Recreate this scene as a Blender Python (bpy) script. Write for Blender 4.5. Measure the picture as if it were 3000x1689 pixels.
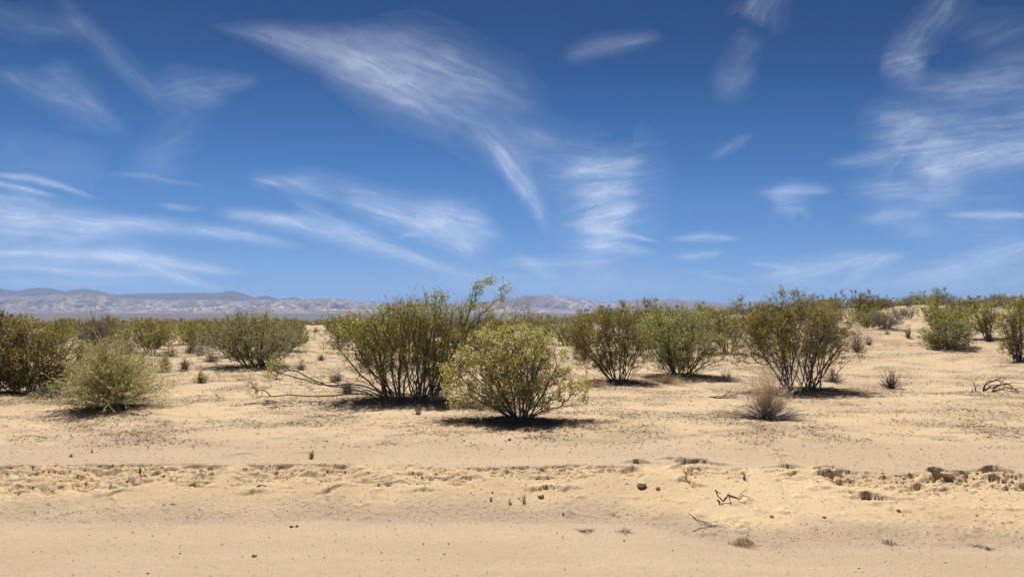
import bpy, math, random
import numpy as np
from math import radians as R

for o in list(bpy.data.objects): bpy.data.objects.remove(o)
sc = bpy.context.scene
COL = sc.collection
F = 2065.0                      # focal length in photo pixels (3000 wide)
CAMZ = 1.70
PITCH = math.atan((930 - 844.5) / F)

# ------------------------------------------------------------------ camera
cam_d = bpy.data.cameras.new('camera')
cam_d.sensor_width = 36.0
cam_d.lens = 36.0 * F / 3000.0
cam_d.clip_start = 0.05
cam_d.clip_end = 1000000
cam = bpy.data.objects.new('camera', cam_d)
cam.location = (0, 0, CAMZ)
cam.rotation_euler = (R(90) + PITCH, 0, 0)
COL.objects.link(cam)
sc.camera = cam

# ------------------------------------------------------------------ light, sky, exposure
SUN_EL, SUN_AZ = R(60), R(-9)           # azimuth from +Y towards +X
sd = (math.sin(SUN_AZ) * math.cos(SUN_EL), math.cos(SUN_AZ) * math.cos(SUN_EL), math.sin(SUN_EL))
sun_d = bpy.data.lights.new('sun', 'SUN')
sun_d.energy = 5.0
sun_d.angle = R(0.53)
sun_d.color = (1.0, 0.955, 0.885)
sun = bpy.data.objects.new('sun', sun_d)
from mathutils import Vector
sun.rotation_euler = Vector(sd).to_track_quat('Z', 'Y').to_euler()
sun.location = (0, 0, 30)
COL.objects.link(sun)

sc.view_settings.view_transform = 'Standard'
sc.view_settings.look = 'None'
sc.view_settings.exposure = 0.33
sc.view_settings.gamma = 1
sc.view_settings.use_curve_mapping = False
sc.render.engine = 'CYCLES'
sc.cycles.max_bounces = 6
sc.cycles.volume_bounces = 1

SKY_STRENGTH = 0.092
HAZE_DENSITY = 5.8e-5

world = bpy.data.worlds.new('World')
sc.world = world
world.use_nodes = True
nt = world.node_tree
for n in list(nt.nodes): nt.nodes.remove(n)
def N(tree, typ, **kw):
    n = tree.nodes.new(typ)
    for k, v in kw.items(): setattr(n, k, v)
    return n
def M(tree, op, a, b=None, c=None, clamp=False):
    n = tree.nodes.new('ShaderNodeMath'); n.operation = op; n.use_clamp = clamp
    for i, v in enumerate((a, b, c)):
        if v is None: continue
        if isinstance(v, (int, float)): n.inputs[i].default_value = v
        else: tree.links.new(v, n.inputs[i])
    return n.outputs[0]
def ramp(tree, val, a, b, lo=0.0, hi=1.0, smooth=True):
    n = tree.nodes.new('ShaderNodeMapRange')
    n.interpolation_type = 'SMOOTHSTEP' if smooth else 'LINEAR'
    tree.links.new(val, n.inputs[0])
    for i, v in enumerate((a, b, lo, hi)): n.inputs[i + 1].default_value = v
    return n.outputs[0]
def mixc(tree, fac, a, b):
    n = tree.nodes.new('ShaderNodeMix'); n.data_type = 'RGBA'
    if isinstance(fac, (int, float)): n.inputs[0].default_value = fac
    else: tree.links.new(fac, n.inputs[0])
    for i, v in ((6, a), (7, b)):
        if isinstance(v, tuple): n.inputs[i].default_value = (*v, 1) if len(v) == 3 else v
        else: tree.links.new(v, n.inputs[i])
    return n.outputs[2]

def build_world():
    t = nt
    sky = N(t, 'ShaderNodeTexSky', sky_type='NISHITA')
    sky.sun_disc = False
    sky.sun_elevation = SUN_EL
    sky.sun_rotation = SUN_AZ
    sky.altitude = 700
    sky.air_density = 0.5
    sky.dust_density = 0.0
    sky.ozone_density = 10.0
    # response of the camera to the sky's radiance, channel by channel
    sc1 = N(t, 'ShaderNodeVectorMath', operation='SCALE'); t.links.new(sky.outputs[0], sc1.inputs[0]); sc1.inputs['Scale'].default_value = .1
    cv = N(t, 'ShaderNodeRGBCurve'); t.links.new(sc1.outputs[0], cv.inputs['Color'])
    for ch, pts in enumerate(([(0, 0), (.045, .003), (.0613, .006), (.0766, .018), (.118, .065), (.239, .160), (.39, .175), (1, .20)],
                              [(0, 0), (.10, .032), (.138, .048), (.169, .092), (.256, .20), (.467, .33), (.65, .345), (1, .36)],
                              [(0, 0), (.27, .13), (.351, .172), (.4226, .285), (.594, .487), (.859, .60), (1, .60)])):
        c = cv.mapping.curves[ch]
        c.points[0].location = pts[0]; c.points[1].location = pts[-1]
        for p in pts[1:-1]: c.points.new(*p)
    cv.mapping.extend = 'HORIZONTAL'; cv.mapping.update()
    sc2 = N(t, 'ShaderNodeVectorMath', operation='SCALE'); t.links.new(cv.outputs[0], sc2.inputs[0]); sc2.inputs['Scale'].default_value = 10.0
    bg = N(t, 'ShaderNodeBackground'); t.links.new(sc2.outputs[0], bg.inputs[0]); bg.inputs[1].default_value = SKY_STRENGTH
    out = N(t, 'ShaderNodeOutputWorld'); t.links.new(bg.outputs[0], out.inputs[0])
build_world()
world.cycles.sampling_method = 'MANUAL'
world.cycles.sample_map_resolution = 256

# ------------------------------------------------------------------ noise
def _hash(ix, iy, seed):
    h = (ix.astype(np.int64) * 374761393 + iy.astype(np.int64) * 668265263 + seed * 1442695041) & 0xffffffff
    h = ((h ^ (h >> 13)) * 1274126177) & 0xffffffff
    h = ((h ^ (h >> 16)) * 2246822519) & 0xffffffff
    return (h ^ (h >> 15)) & 0xffffffff
def pn(x, y, seed=0):
    x = np.asarray(x, float); y = np.asarray(y, float)
    x0 = np.floor(x); y0 = np.floor(y); fx = x - x0; fy = y - y0
    ux = fx * fx * fx * (fx * (fx * 6 - 15) + 10); uy = fy * fy * fy * (fy * (fy * 6 - 15) + 10)
    def g(dx, dy):
        a = _hash(x0 + dx, y0 + dy, seed) * (2 * math.pi / 4294967296.0)
        return np.cos(a) * (fx - dx) + np.sin(a) * (fy - dy)
    a = g(0, 0); b = g(1, 0); c = g(0, 1); d = g(1, 1)
    return ((a + (b - a) * ux) + ((c + (d - c) * ux) - (a + (b - a) * ux)) * uy) * 1.5
def fbm(x, y, oct=4, seed=0, gain=.5):
    s = 0; a = 1; n = 0
    for i in range(oct):
        s = s + a * pn(x * 2 ** i + 17.3 * i, y * 2 ** i - 9.1 * i, seed + i); n += a; a *= gain
    return s / n
def ridged(x, y, oct=4, seed=0, gain=.5):
    s = 0; a = 1; n = 0
    for i in range(oct):
        s = s + a * (1 - np.abs(pn(x * 2 ** i + 7.3 * i, y * 2 ** i - 3.1 * i, seed + i)) * 2); n += a; a *= gain
    return s / n
def worley(x, y, seed=0):
    x0 = np.floor(x); y0 = np.floor(y)
    d1 = np.full(x.shape, 9.0); d2 = np.full(x.shape, 9.0); idv = np.zeros(x.shape)
    for i in (-1, 0, 1):
        for j in (-1, 0, 1):
            hx = _hash(x0 + i, y0 + j, seed) / 4294967296.0; hy = _hash(x0 + i, y0 + j, seed + 7) / 4294967296.0
            d = np.hypot(x0 + i + hx - x, y0 + j + hy - y)
            m = d < d1
            d2 = np.where(m, d1, np.minimum(d2, d)); idv = np.where(m, hx, idv); d1 = np.where(m, d, d1)
    return d1, d2, idv
def sm(a, b, x):
    t = np.clip((x - a) / (b - a), 0, 1); return t * t * (3 - 2 * t)

# ------------------------------------------------------------------ terrain shape
def toe_y(x): return 5.92 - .62 * sm(.7, 2.0, x) + .10 * pn(x * .8, x * 0 + 3, 5) + .05 * pn(x * 2.3, x * 0, 6)
def crest_y(x): return 7.03 - .30 * sm(2.6, 3.6, x) - .10 * sm(-1.2, 0, x) + .12 * pn(x * .7, x * 0 + 9, 11) + .06 * pn(x * 2.6, x * 0 + 2, 12) + .035 * pn(x * 7., x * 0 + 2, 13)
XC = 6.7 / F
def pxx(p): return (p - 1500) * XC
def seg(x, a, b, w=.06): return sm(pxx(a) - w, pxx(a) + w, x) * (1 - sm(pxx(b) - w, pxx(b) + w, x))
def crumble_mask(x):
    return np.clip(seg(x, -1500, 640) + .95 * seg(x, 692, 1000) + .6 * seg(x, 1000, 1345) + .9 * seg(x, 1345, 1880)
                   + .55 * seg(x, 1990, 2190) + .45 * seg(x, 2240, 2380) + 1.0 * seg(x, 2400, 2960) + seg(x, 3000, 4800), 0, 1)
mounds = []      # (x, y, radius, height) hummocks under the bushes
def height(x, y, detail=True):
    x = np.asarray(x, float); y = np.asarray(y, float)
    yt = toe_y(x); yc = crest_y(x)
    z = np.zeros(np.broadcast(x, y).shape)
    s = np.clip((y - yt) / (yc - yt), 0, 1)
    top = .255
    cm = crumble_mask(x)
    step = np.clip(.016 + .060 * pn(x * 1.9, x * 0 + 4, 21), 0, 1) * cm
    bank = (top - step) * (.45 * s + .55 * s * s * (3 - 2 * s))
    z = bank + step * sm(-.07 - .10 * np.clip(pn(x * 1.7, x * 0 + 8, 22) + .3, 0, 1), .012, y - yc)
    r = np.hypot(x, y); a = x / np.maximum(y, 1.0)
    Rr = sm(-.1, .6, a)
    up = sm(7.2, 9.0, y) * .03 + sm(15, 65, r) * (.28 + 1.95 * Rr)
    z = z + up
    far = np.maximum(r - 80, 0)
    z = z - far * .0075 * (r < 4100) - (r >= 4100) * 4020 * .0075
    z = z - 3.0 * sm(85, 500, r) * (Rr > -1)
    z = z + sm(3900, 7400, r) * 76
    # undulation
    w = sm(7.0, 12, y)
    z = z + w * .07 * fbm(x / 3.2, y / 3.2, 3, 31) + sm(14, 40, r) * .28 * fbm(x / 11., y / 11., 3, 35) * (1 - .4 * sm(200, 900, r))
    z = z + sm(28, 60, r) * .26 * fbm(x / 22., y / 22., 2, 38) + sm(16, 32, r) * (1 - sm(150, 300, r)) * .22 * (ridged(x / 7., y / 7., 2, 39) - .55)
    for mx, my, mr, mh in mounds:
        m = np.exp(-((x - mx) ** 2 + ((y - my)) ** 2) / (mr * mr))
        z = z + mh * m
    if not detail: return z
    near = (y > 3.0) & (y < 60) & (np.abs(a) < 1.4)
    # wind-cut terrace lips on the flat
    e = fbm(x / 2.1, y / 1.2, 3, 41)
    lip = sm(.02, .10, e) * .022 * sm(7.7, 8.6, y) * (1 - sm(25, 40, y))
    z = z + lip
    ii = np.where(near)
    if len(ii[0]):
        X = x[ii] if x.shape == z.shape else np.broadcast_to(x, z.shape)[ii]
        Y = y[ii] if y.shape == z.shape else np.broadcast_to(y, z.shape)[ii]
        dz = np.zeros(X.shape)
        road = 1 - sm(-.1, .1, Y - toe_y(X))
        flat = sm(7.4, 8.0, Y)
        dz += .0030 * fbm(X * 14, Y * 14, 3, 51)
        dz += .010 * road * fbm(X * .8, Y * 2.0, 2, 52)
        dz += flat * (.013 * fbm(X * 5, Y * 5, 4, 53) + .007 * np.maximum(0, ridged(X * 9, Y * 9, 3, 54) - .55))
        yc2 = crest_y(X); yt2 = toe_y(X); cm2 = crumble_mask(X)
        # crumbling face: from the crest down
        lo = .46 + .16 * pn(X * 1.3, X * 0, 61) + .16 * sm(-2.6, -4.2, X)
        lo = lo - .14 * sm(pxx(1340), pxx(1420), X) * (1 - sm(pxx(1850), pxx(1900), X))
        band = sm(0, .05, yc2 + .02 - Y) * (1 - sm(lo - .16, lo, yc2 - Y + .05 * pn(X * 6, Y * 6, 62)))
        band = np.clip(band, 0, 1) * cm2
        k = np.where(band > .01)
        if len(k[0]):
            xb, yb = X[k], Y[k]
            wx = xb + .05 * fbm(xb * 9, yb * 9, 2, 63); wy = yb + .03 * fbm(xb * 9, yb * 9, 2, 64)
            # layered, torn ledges: height steps driven by a warped field running along the bank
            f = (yc2[k] - yb) * 13 + 2.0 * fbm((xb + yb) * 2.0, yb * 3, 4, 65, .6)
            st = f - np.floor(f)
            ledge = (sm(.0, .16, st) - st) * .030 * np.clip(.9 + 1.6 * pn(xb * 3, yb * 5, 69), 0, 2)
            d1, d2, idv = worley((wx + .7 * wy) * 5.5, (wy - .2 * wx) * 13, 66)
            blocks = (idv - .45) * .010 * sm(.02, .30, d2 - d1)
            d1b, d2b, idb = worley((wx + .5 * wy) * 15 + 5, (wy - .25 * wx) * 30, 67)
            blocks += (idb - .5) * .006 * sm(.02, .2, d2b - d1b)
            dz[k] += band[k] * (-ledge + blocks + .012 * fbm(xb * 30, yb * 30, 2, 68) + .052 * (ridged((xb + 1.1 * yb) * 2.6, (yb - .34 * xb) * 7, 5, 60, .62) - .62))
        # lumps lower on the bank
        bk = sm(0, .1, Y - yt2) * sm(0, .1, yc2 - Y)
        lump = np.maximum(0, fbm(X * 5.2, Y * 6.5, 3, 71) - .16)
        dz += bk * .045 * lump * sm(.15, .35, pn(X * .9, Y * 1.1, 72) + .25)
        gr = sm(-.02, .25, Y - yt2) * (1 - sm(.3, .6, Y - yt2 + .15 * pn(X * 2, Y * 2, 75)))
        dz += (gr + .25 * bk) * .0075 * fbm(X * 26, Y * 26, 3, 73)
        # berm top: weak scuffs
        bt = sm(0, .1, Y - yc2) * (1 - flat)
        dz += bt * .006 * np.maximum(0, fbm(X * 7, Y * 9, 3, 76))
        # cracks and ledges drawn where the photo has them
        for (pts, wd, dp) in CRACKS:
            for (x0, y0), (x1, y1) in zip(pts[:-1], pts[1:]):
                ex, ey = x1 - x0, y1 - y0; L2 = ex * ex + ey * ey
                m = (X > min(x0, x1) - .2) & (X < max(x0, x1) + .2) & (Y > min(y0, y1) - .2) & (Y < max(y0, y1) + .2)
                q = np.where(m)
                if not len(q[0]): continue
                qx = X[q] + .018 * pn(X[q] * 22, Y[q] * 22, 81); qy = Y[q] + .018 * pn(X[q] * 22, Y[q] * 22, 82)
                tt = np.clip(((qx - x0) * ex + (qy - y0) * ey) / L2, 0, 1)
                ddx = qx - x0 - tt * ex; ddy = qy - y0 - tt * ey
                d = np.hypot(ddx, ddy)
                up_side = ddy > 0
                trench = -dp * np.exp(-(d / wd) ** 2)
                lipz = np.where(up_side, dp * .8 * np.exp(-(np.maximum(d - wd, 0) / .10) ** 2) * sm(wd * .6, wd * 1.3, d), 0)
                dz[q] = dz[q] + trench + lipz * .7
        z[ii] += dz
    return z
CRACKS = []

def ray(px, py):
    u, v = px - 1500, 844.5 - py
    return np.array([u, F * math.cos(PITCH) - v * math.sin(PITCH), F * math.sin(PITCH) + v * math.cos(PITCH)]) / F
def ground_at(px, py, tmax=400):
    d = ray(px, py)
    t = np.geomspace(3.0, tmax, 1400)
    x = d[0] * t; y = d[1] * t; z = CAMZ + d[2] * t
    h = height(x, y, False)
    k = np.where(z < h)[0]
    if not len(k): k = [len(t) - 1]
    k = k[0]
    t0, t1 = t[max(k - 1, 0)], t[k]
    for _ in range(12):
        tm = (t0 + t1) / 2
        if CAMZ + d[2] * tm < float(height(np.array([d[0] * tm]), np.array([d[1] * tm]), False)[0]): t1 = tm
        else: t0 = tm
    return d[0] * t1, d[1] * t1
def gz(x, y, detail=False):
    return float(height(np.array([x]), np.array([y]), detail)[0])
def crack(pts, wd=.014, dp=.03): CRACKS.append(([ground_at(*p) for p in pts], wd, dp * (1.0 if pts[0][0] > 1500 else .75)))
crack([(1195, 1388), (1225, 1386), (1262, 1398), (1305, 1402), (1340, 1394), (1380, 1398)], .010, .022)
crack([(2000, 1358), (2050, 1353), (2110, 1362)], .012, .035)
crack([(1965, 1345), (1985, 1355), (2000, 1375), (2020, 1388)], .014, .045)
crack([(2010, 1385), (2018, 1408), (2032, 1425)], .016, .045)
crack([(2030, 1385), (2056, 1372)], .010, .03)
crack([(2268, 1320), (2285, 1335), (2300, 1358)], .010, .035)
crack([(2300, 1366), (2316, 1367)], .014, .045)
crack([(2318, 1390), (2330, 1384)], .010, .04)
crack([(2493, 1446), (2515, 1460), (2550, 1460), (2600, 1463)], .011, .040)
crack([(2404, 1372), (2444, 1372)], .008, .03)
crack([(2408, 1390), (2430, 1396), (2446, 1388)], .014, .05)
crack([(1866, 1355), (1874, 1357)], .016, .07)
crack([(2733, 1394), (2742, 1404)], .020, .10)
crack([(2750, 1398), (2775, 1408), (2795, 1402)], .014, .05)
crack([(2800, 1385), (2830, 1390)], .014, .05)
crack([(2870, 1382), (2910, 1378), (2950, 1388)], .014, .05)
crack([(2880, 1402), (2920, 1406), (2950, 1400)], .012, .045)
crack([(2960, 1418), (3000, 1422)], .014, .045)
crack([(1700, 1400), (1722, 1393)], .010, .03)
crack([(1217, 1440), (1240, 1436), (1268, 1438)], .009, .022)
crack([(545, 1420), (560, 1418), (598, 1426)], .010, .028)
crack([(668, 1336), (700, 1330), (728, 1329)], .008, .016)
crack([(860, 1327), (910, 1325)], .008, .016)
crack([(730, 1448), (748, 1441)], .014, .04)
crack([(950, 1445), (985, 1425)], .014, .04)
crack([(1135, 1420), (1160, 1410)], .014, .04)
crack([(320, 1450), (355, 1437)], .014, .03)
crack([(1560, 1440), (1600, 1432), (1630, 1434)], .008, .025)
crack([(1655, 1438), (1675, 1430)], .008, .028)
crack([(105, 1381), (128, 1378)], .014, .045)

# ------------------------------------------------------------------ mesh helpers
def make_mesh(name, V, quads=None, tris=None, mat=None, smooth=False, attrs=None, mats=None, matidx=None):
    me = bpy.data.meshes.new(name)
    V = np.asarray(V, np.float32)
    nq = 0 if quads is None else len(quads); nt_ = 0 if tris is None else len(tris)
    me.vertices.add(len(V)); me.vertices.foreach_set('co', V.ravel())
    me.loops.add(nq * 4 + nt_ * 3)
    li = []
    if nq: li.append(np.asarray(quads, np.int32).ravel())
    if nt_: li.append(np.asarray(tris, np.int32).ravel())
    me.loops.foreach_set('vertex_index', np.concatenate(li))
    me.polygons.add(nq + nt_)
    st = np.concatenate([np.arange(nq) * 4, nq * 4 + np.arange(nt_) * 3]).astype(np.int32)
    me.polygons.foreach_set('loop_start', st)
    me.polygons.foreach_set('use_smooth', np.full(nq + nt_, smooth))
    if mats:
        for m in mats: me.materials.append(m)
        me.polygons.foreach_set('material_index', np.asarray(matidx, np.int32))
    elif mat: me.materials.append(mat)
    if attrs:
        for k, (dom, arr) in attrs.items():
            a = me.attributes.new(k, 'FLOAT', dom); a.data.foreach_set('value', np.asarray(arr, np.float32))
    me.update(calc_edges=True)
    return me
def link(name, data, parent=None, label=None, cat=None, group=None, kind=None, loc=None):
    o = bpy.data.objects.new(name, data); COL.objects.link(o)
    if parent is not None: o.parent = parent
    if label: o['label'] = label
    if cat: o['category'] = cat
    if group: o['group'] = group
    if kind: o['kind'] = kind
    if loc is not None: o.location = loc
    return o
def tubes(P0, P1, R0, R1, k=4):
    P0 = np.asarray(P0, float); P1 = np.asarray(P1, float); n = len(P0)
    R0 = np.broadcast_to(np.asarray(R0, float), (n,)); R1 = np.broadcast_to(np.asarray(R1, float), (n,))
    d = P1 - P0; L = np.linalg.norm(d, axis=1, keepdims=True) + 1e-9; d = d / L
    up = np.where(np.abs(d[:, 2:3]) > .9, np.array([[1., 0, 0]]), np.array([[0, 0, 1.]]))
    a = np.cross(d, up); a /= np.linalg.norm(a, axis=1, keepdims=True) + 1e-9
    b = np.cross(d, a)
    th = np.arange(k) * 2 * math.pi / k
    ring = a[:, None, :] * np.cos(th)[None, :, None] + b[:, None, :] * np.sin(th)[None, :, None]
    V0 = P0[:, None, :] + ring * R0[:, None, None]; V1 = P1[:, None, :] + ring * R1[:, None, None]
    V = np.concatenate([V0, V1], 1).reshape(-1, 3)
    i = np.arange(k); base = np.stack([i, (i + 1) % k, (i + 1) % k + k, i + k], 1)
    Q = (base[None] + (np.arange(n) * 2 * k)[:, None, None]).reshape(-1, 4)
    return V, Q
def cards(rng, C, length, width, dirs=None, up_bias=.3):
    n = len(C)
    a = rng.normal(size=(n, 3))
    if dirs is not None: a = a * .7 + dirs * 1.2
    a /= np.linalg.norm(a, axis=1, keepdims=True) + 1e-9
    nrm = rng.normal(size=(n, 3)); nrm[:, 2] = nrm[:, 2] + up_bias * np.sign(nrm[:, 2] + 1e-6) * 2
    b = np.cross(nrm, a); b /= np.linalg.norm(b, axis=1, keepdims=True) + 1e-9
    L = (length * rng.uniform(.6, 1.35, n))[:, None] / 2; W = (width * rng.uniform(.6, 1.35, n))[:, None] / 2
    V = np.stack([C - a * L, C + b * W - a * L * .1, C + a * L, C - b * W - a * L * .1], 1).reshape(-1, 3)
    Q = np.arange(n * 4).reshape(-1, 4)
    return V, Q
OCT_V = np.array([[1, 0, 0], [0, 1, 0], [-1, 0, 0], [0, -1, 0], [0, 0, 1], [0, 0, -1.]])
OCT_F = np.array([[0, 1, 4], [1, 2, 4], [2, 3, 4], [3, 0, 4], [1, 0, 5], [2, 1, 5], [3, 2, 5], [0, 3, 5]])
def octs(rng, C, r, squash=1.0, jit=.3):
    n = len(C); r = np.broadcast_to(r, (n,))
    V = OCT_V[None] * (1 + jit * rng.uniform(-1, 1, (n, 6, 1))) * r[:, None, None]
    th = rng.uniform(0, 6.28, n); c, s = np.cos(th), np.sin(th)
    x = V[:, :, 0] * c[:, None] - V[:, :, 1] * s[:, None]; y = V[:, :, 0] * s[:, None] + V[:, :, 1] * c[:, None]
    V = np.stack([x, y, V[:, :, 2] * squash], 2) + C[:, None, :]
    T = (OCT_F[None] + (np.arange(n) * 6)[:, None, None]).reshape(-1, 3)
    return V.reshape(-1, 3), T

# ------------------------------------------------------------------ materials
def new_mat(name):
    m = bpy.data.materials.new(name); m.use_nodes = True
    t = m.node_tree
    for n in list(t.nodes): t.nodes.remove(n)
    return m, t
def attr(t, name):
    n = N(t, 'ShaderNodeAttribute', attribute_name=name); return n.outputs['Fac']
def noise(t, vec, scale, detail=4, rough=.5, dist=0):
    n = N(t, 'ShaderNodeTexNoise'); n.inputs['Scale'].default_value = scale; n.inputs['Detail'].default_value = detail
    n.inputs['Roughness'].default_value = rough; n.inputs['Distortion'].default_value = dist
    t.links.new(vec, n.inputs['Vector']); return n.outputs['Fac']
def finish(t, color, rough=.9, normal=None, spec=.15, translucent=0, tcol=None):
    b = N(t, 'ShaderNodeBsdfPrincipled')
    if isinstance(color, tuple): b.inputs['Base Color'].default_value = (*color, 1)
    else: t.links.new(color, b.inputs['Base Color'])
    b.inputs['Roughness'].default_value = rough
    b.inputs['Specular IOR Level'].default_value = spec
    if normal is not None: t.links.new(normal, b.inputs['Normal'])
    out = N(t, 'ShaderNodeOutputMaterial')
    if translucent:
        tr = N(t, 'ShaderNodeBsdfTranslucent')
        t.links.new(tcol if tcol is not None else color, tr.inputs[0])
        mx = N(t, 'ShaderNodeMixShader'); mx.inputs[0].default_value = translucent
        t.links.new(b.outputs[0], mx.inputs[1]); t.links.new(tr.outputs[0], mx.inputs[2]); t.links.new(mx.outputs[0], out.inputs[0])
    else: t.links.new(b.outputs[0], out.inputs[0])

def leaf_mat(name, c_lo, c_mid, c_hi, trans=.48, objvar=.22, rough=.42):
    m, t = new_mat(name)
    v = attr(t, 'var')
    cr = N(t, 'ShaderNodeValToRGB'); t.links.new(v, cr.inputs[0])
    e = cr.color_ramp.elements; e[0].color = (*c_lo, 1); e[0].position = 0; e[1].color = (*c_hi, 1); e[1].position = 1
    x = e.new(.55); x.color = (*c_mid, 1)
    oi = N(t, 'ShaderNodeObjectInfo')
    hs = N(t, 'ShaderNodeHueSaturation'); t.links.new(cr.outputs[0], hs.inputs['Color'])
    t.links.new(ramp(t, oi.outputs['Random'], 0, 1, .5 - .02, .5 + .02, False), hs.inputs['Hue'])
    t.links.new(ramp(t, oi.outputs['Random'], 0, 1, 1 - objvar, 1 + objvar, False), hs.inputs['Value'])
    finish(t, hs.outputs[0], rough, None, .5, trans)
    return m
def bark_mat(name, lo, hi):
    m, t = new_mat(name)
    v = attr(t, 'var')
    tc = N(t, 'ShaderNodeTexCoord')
    nz = noise(t, tc.outputs['Object'], 28, 3, .6)
    k = M(t, 'ADD', M(t, 'MULTIPLY', M(t, 'POWER', v, 1.7), .85), M(t, 'MULTIPLY', ramp(t, nz, .3, .7), .22))
    col = mixc(t, k, lo, hi)
    finish(t, col, .85, None, .2)
    return m
MAT = {
 'leaf_olive': leaf_mat('creosote_leaf_olive', (0.18, 0.15, 0.02), (0.37, 0.322, 0.052), (0.72, 0.65, 0.22)),
 'leaf_green': leaf_mat('creosote_leaf_green', (0.19, 0.178, 0.045), (0.38, 0.36, 0.12), (0.72, 0.68, 0.32), objvar=.1),
 'leaf_bright': leaf_mat('creosote_leaf_bright', (0.28, 0.28, 0.03), (0.6, 0.58, 0.11), (0.9, 0.85, 0.33), objvar=0),
 'leaf_front': leaf_mat('shrub_leaf_yellowgreen', (0.3, 0.285, 0.08), (0.5, 0.475, 0.17), (0.74, 0.7, 0.33), objvar=0),
 'leaf_grey': leaf_mat('bursage_leaf_grey', (0.16, 0.15, 0.105), (0.29, 0.27, 0.19), (0.46, 0.43, 0.32), objvar=.15),
 'leaf_lime': leaf_mat('shrub_leaf_lime', (0.16, 0.165, 0.035), (0.36, 0.36, 0.1), (0.6, 0.57, 0.23), objvar=.1),
 'leaf_brown': leaf_mat('creosote_leaf_brownish', (0.16, 0.128, 0.018), (0.325, 0.262, 0.045), (0.62, 0.53, 0.17)),
 'bark': bark_mat('dark_bark', (.040, .033, .028), (.40, .35, .31)),
 'bark_pale': bark_mat('weathered_bark', (.070, .058, .050), (.50, .45, .41)),
 'dead': bark_mat('dead_wood', (.022, .018, .017), (.17, .145, .13)),
 'grey_twig': bark_mat('grey_twig', (.10, .090, .082), (.36, .32, .29)),
 'straw': bark_mat('dry_straw', (.44, .33, .20), (.76, .62, .43)),
 'head': bark_mat('dry_seed_head', (.64, .50, .32), (.88, .75, .54)),
 'seed': None, 'flower': None,
}
def simple(name, c, rough=.8, trans=0):
    m, t = new_mat(name); v = attr(t, 'var')
    col = mixc(t, v, tuple(q * .65 for q in c), tuple(min(1, q * 1.2) for q in c))
    finish(t, col, rough, None, .2, trans); return m
MAT['seed'] = simple('fuzzy_seed_pod', (.80, .77, .40))
MAT['flower'] = simple('yellow_petal', (.80, .58, .03), .6, .3)

def ground_material():
    m, t = new_mat('desert_sand')
    geo = N(t, 'ShaderNodeNewGeometry'); P = geo.outputs['Position']
    gravel, litter, scrub, playa = attr(t, 'gravel'), attr(t, 'litter'), attr(t, 'scrub'), attr(t, 'playa')
    soft = attr(t, 'soft')
    n1 = noise(t, P, 1.1, 5, .6); n2 = noise(t, P, 9, 5, .65); n3 = noise(t, P, 70, 3, .7); n4 = noise(t, P, 190, 2, .7)
    base = mixc(t, ramp(t, n1, .3, .7), (.520, .392, .252), (.560, .428, .282))
    base = mixc(t, soft, base, (.695, .510, .300))
    base = mixc(t, M(t, 'MULTIPLY', gravel, ramp(t, n2, .3, .65, .35, 1)), base, (.590, .450, .318))
    # grains: dark and pale specks
    mpr = N(t, 'ShaderNodeMapping'); t.links.new(P, mpr.inputs[0]); mpr.inputs['Scale'].default_value = (.22, 2.2, 1)
    n8 = noise(t, mpr.outputs[0], 1.0, 5, .6)
    base = mixc(t, ramp(t, n8, .40, .62, .16, 0), base, (.36, .265, .17))
    n7 = noise(t, P, 42, 4, .8)
    base = mixc(t, ramp(t, n7, .38, .66, .20, 0), base, (.30, .22, .145))
    sp = ramp(t, n3, .58, .70, 0, 1)
    base = mixc(t, M(t, 'MULTIPLY', sp, M(t, 'ADD', M(t, 'MULTIPLY', gravel, .35), .26)), base, (.22, .16, .11))
    sp2 = ramp(t, n4, .62, .72, 0, 1)
    base = mixc(t, M(t, 'MULTIPLY', sp2, .4), base, (.66, .55, .41))
    n9 = noise(t, P, .42, 5, .65, .5)
    base = mixc(t, ramp(t, n9, .45, .68, 0, .34), base, (.44, .315, .195))
    # matted dry litter
    n5 = noise(t, P, 16, 5, .75, .6)
    lit = M(t, 'MULTIPLY', litter, ramp(t, n5, .34, .62, 0.12, .80))
    base = mixc(t, M(t, 'MULTIPLY', litter, ramp(t, n9, .38, .60, .10, .55)), base, (.345, .262, .175))
    base = mixc(t, lit, base, mixc(t, ramp(t, n2, .35, .65), (.30, .21, .125), (.34, .27, .19)))
    n6 = noise(t, P, .55, 3, .6)
    base = mixc(t, M(t, 'MULTIPLY', scrub, ramp(t, n6, .35, .6, .8, 1)), base, mixc(t, ramp(t, n1, .4, .6), (.085, .072, .050), (.125, .105, .075)))
    base = mixc(t, playa, base, (.62, .58, .52))
    bp = N(t, 'ShaderNodeBump'); bp.inputs['Strength'].default_value = .9; bp.inputs['Distance'].default_value = .017
    nb = noise(t, P, 75, 6, .75)
    h = M(t, 'ADD', M(t, 'MULTIPLY', nb, M(t, 'ADD', M(t, 'MULTIPLY', gravel, 1.0), .35)), M(t, 'MULTIPLY', n2, .5))
    t.links.new(h, bp.inputs['Height'])
    finish(t, base, .95, bp.outputs[0], .08)
    return m

# ------------------------------------------------------------------ bushes: specs first, so that the ground can rise under them
def world_of(px, py):
    x, y = ground_at(px, py); return x, y
SPOTS = {}
def spot(key, px, py, mr=0, mh=0):
    x, y = ground_at(px, py); SPOTS[key] = (x, y, px, py)
    if mh: NEWM.append((x, y, mr, mh))
NEWM = []
spot('A', 1525, 1228, .7, .02)
spot('B', 1195, 1180, 1.1, .09)
spot('C', 2345, 1150, 1.0, .05)
spot('D', 1812, 1122, .8, .06)
spot('E', 1990, 1104, 1.0, .06)
spot('Fb', 745, 1078, 1.2, .05)
spot('G', 75, 1158, 1.3, .06)
spot('H', 325, 1200, .6, .05)
mounds.extend(NEWM)

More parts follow.
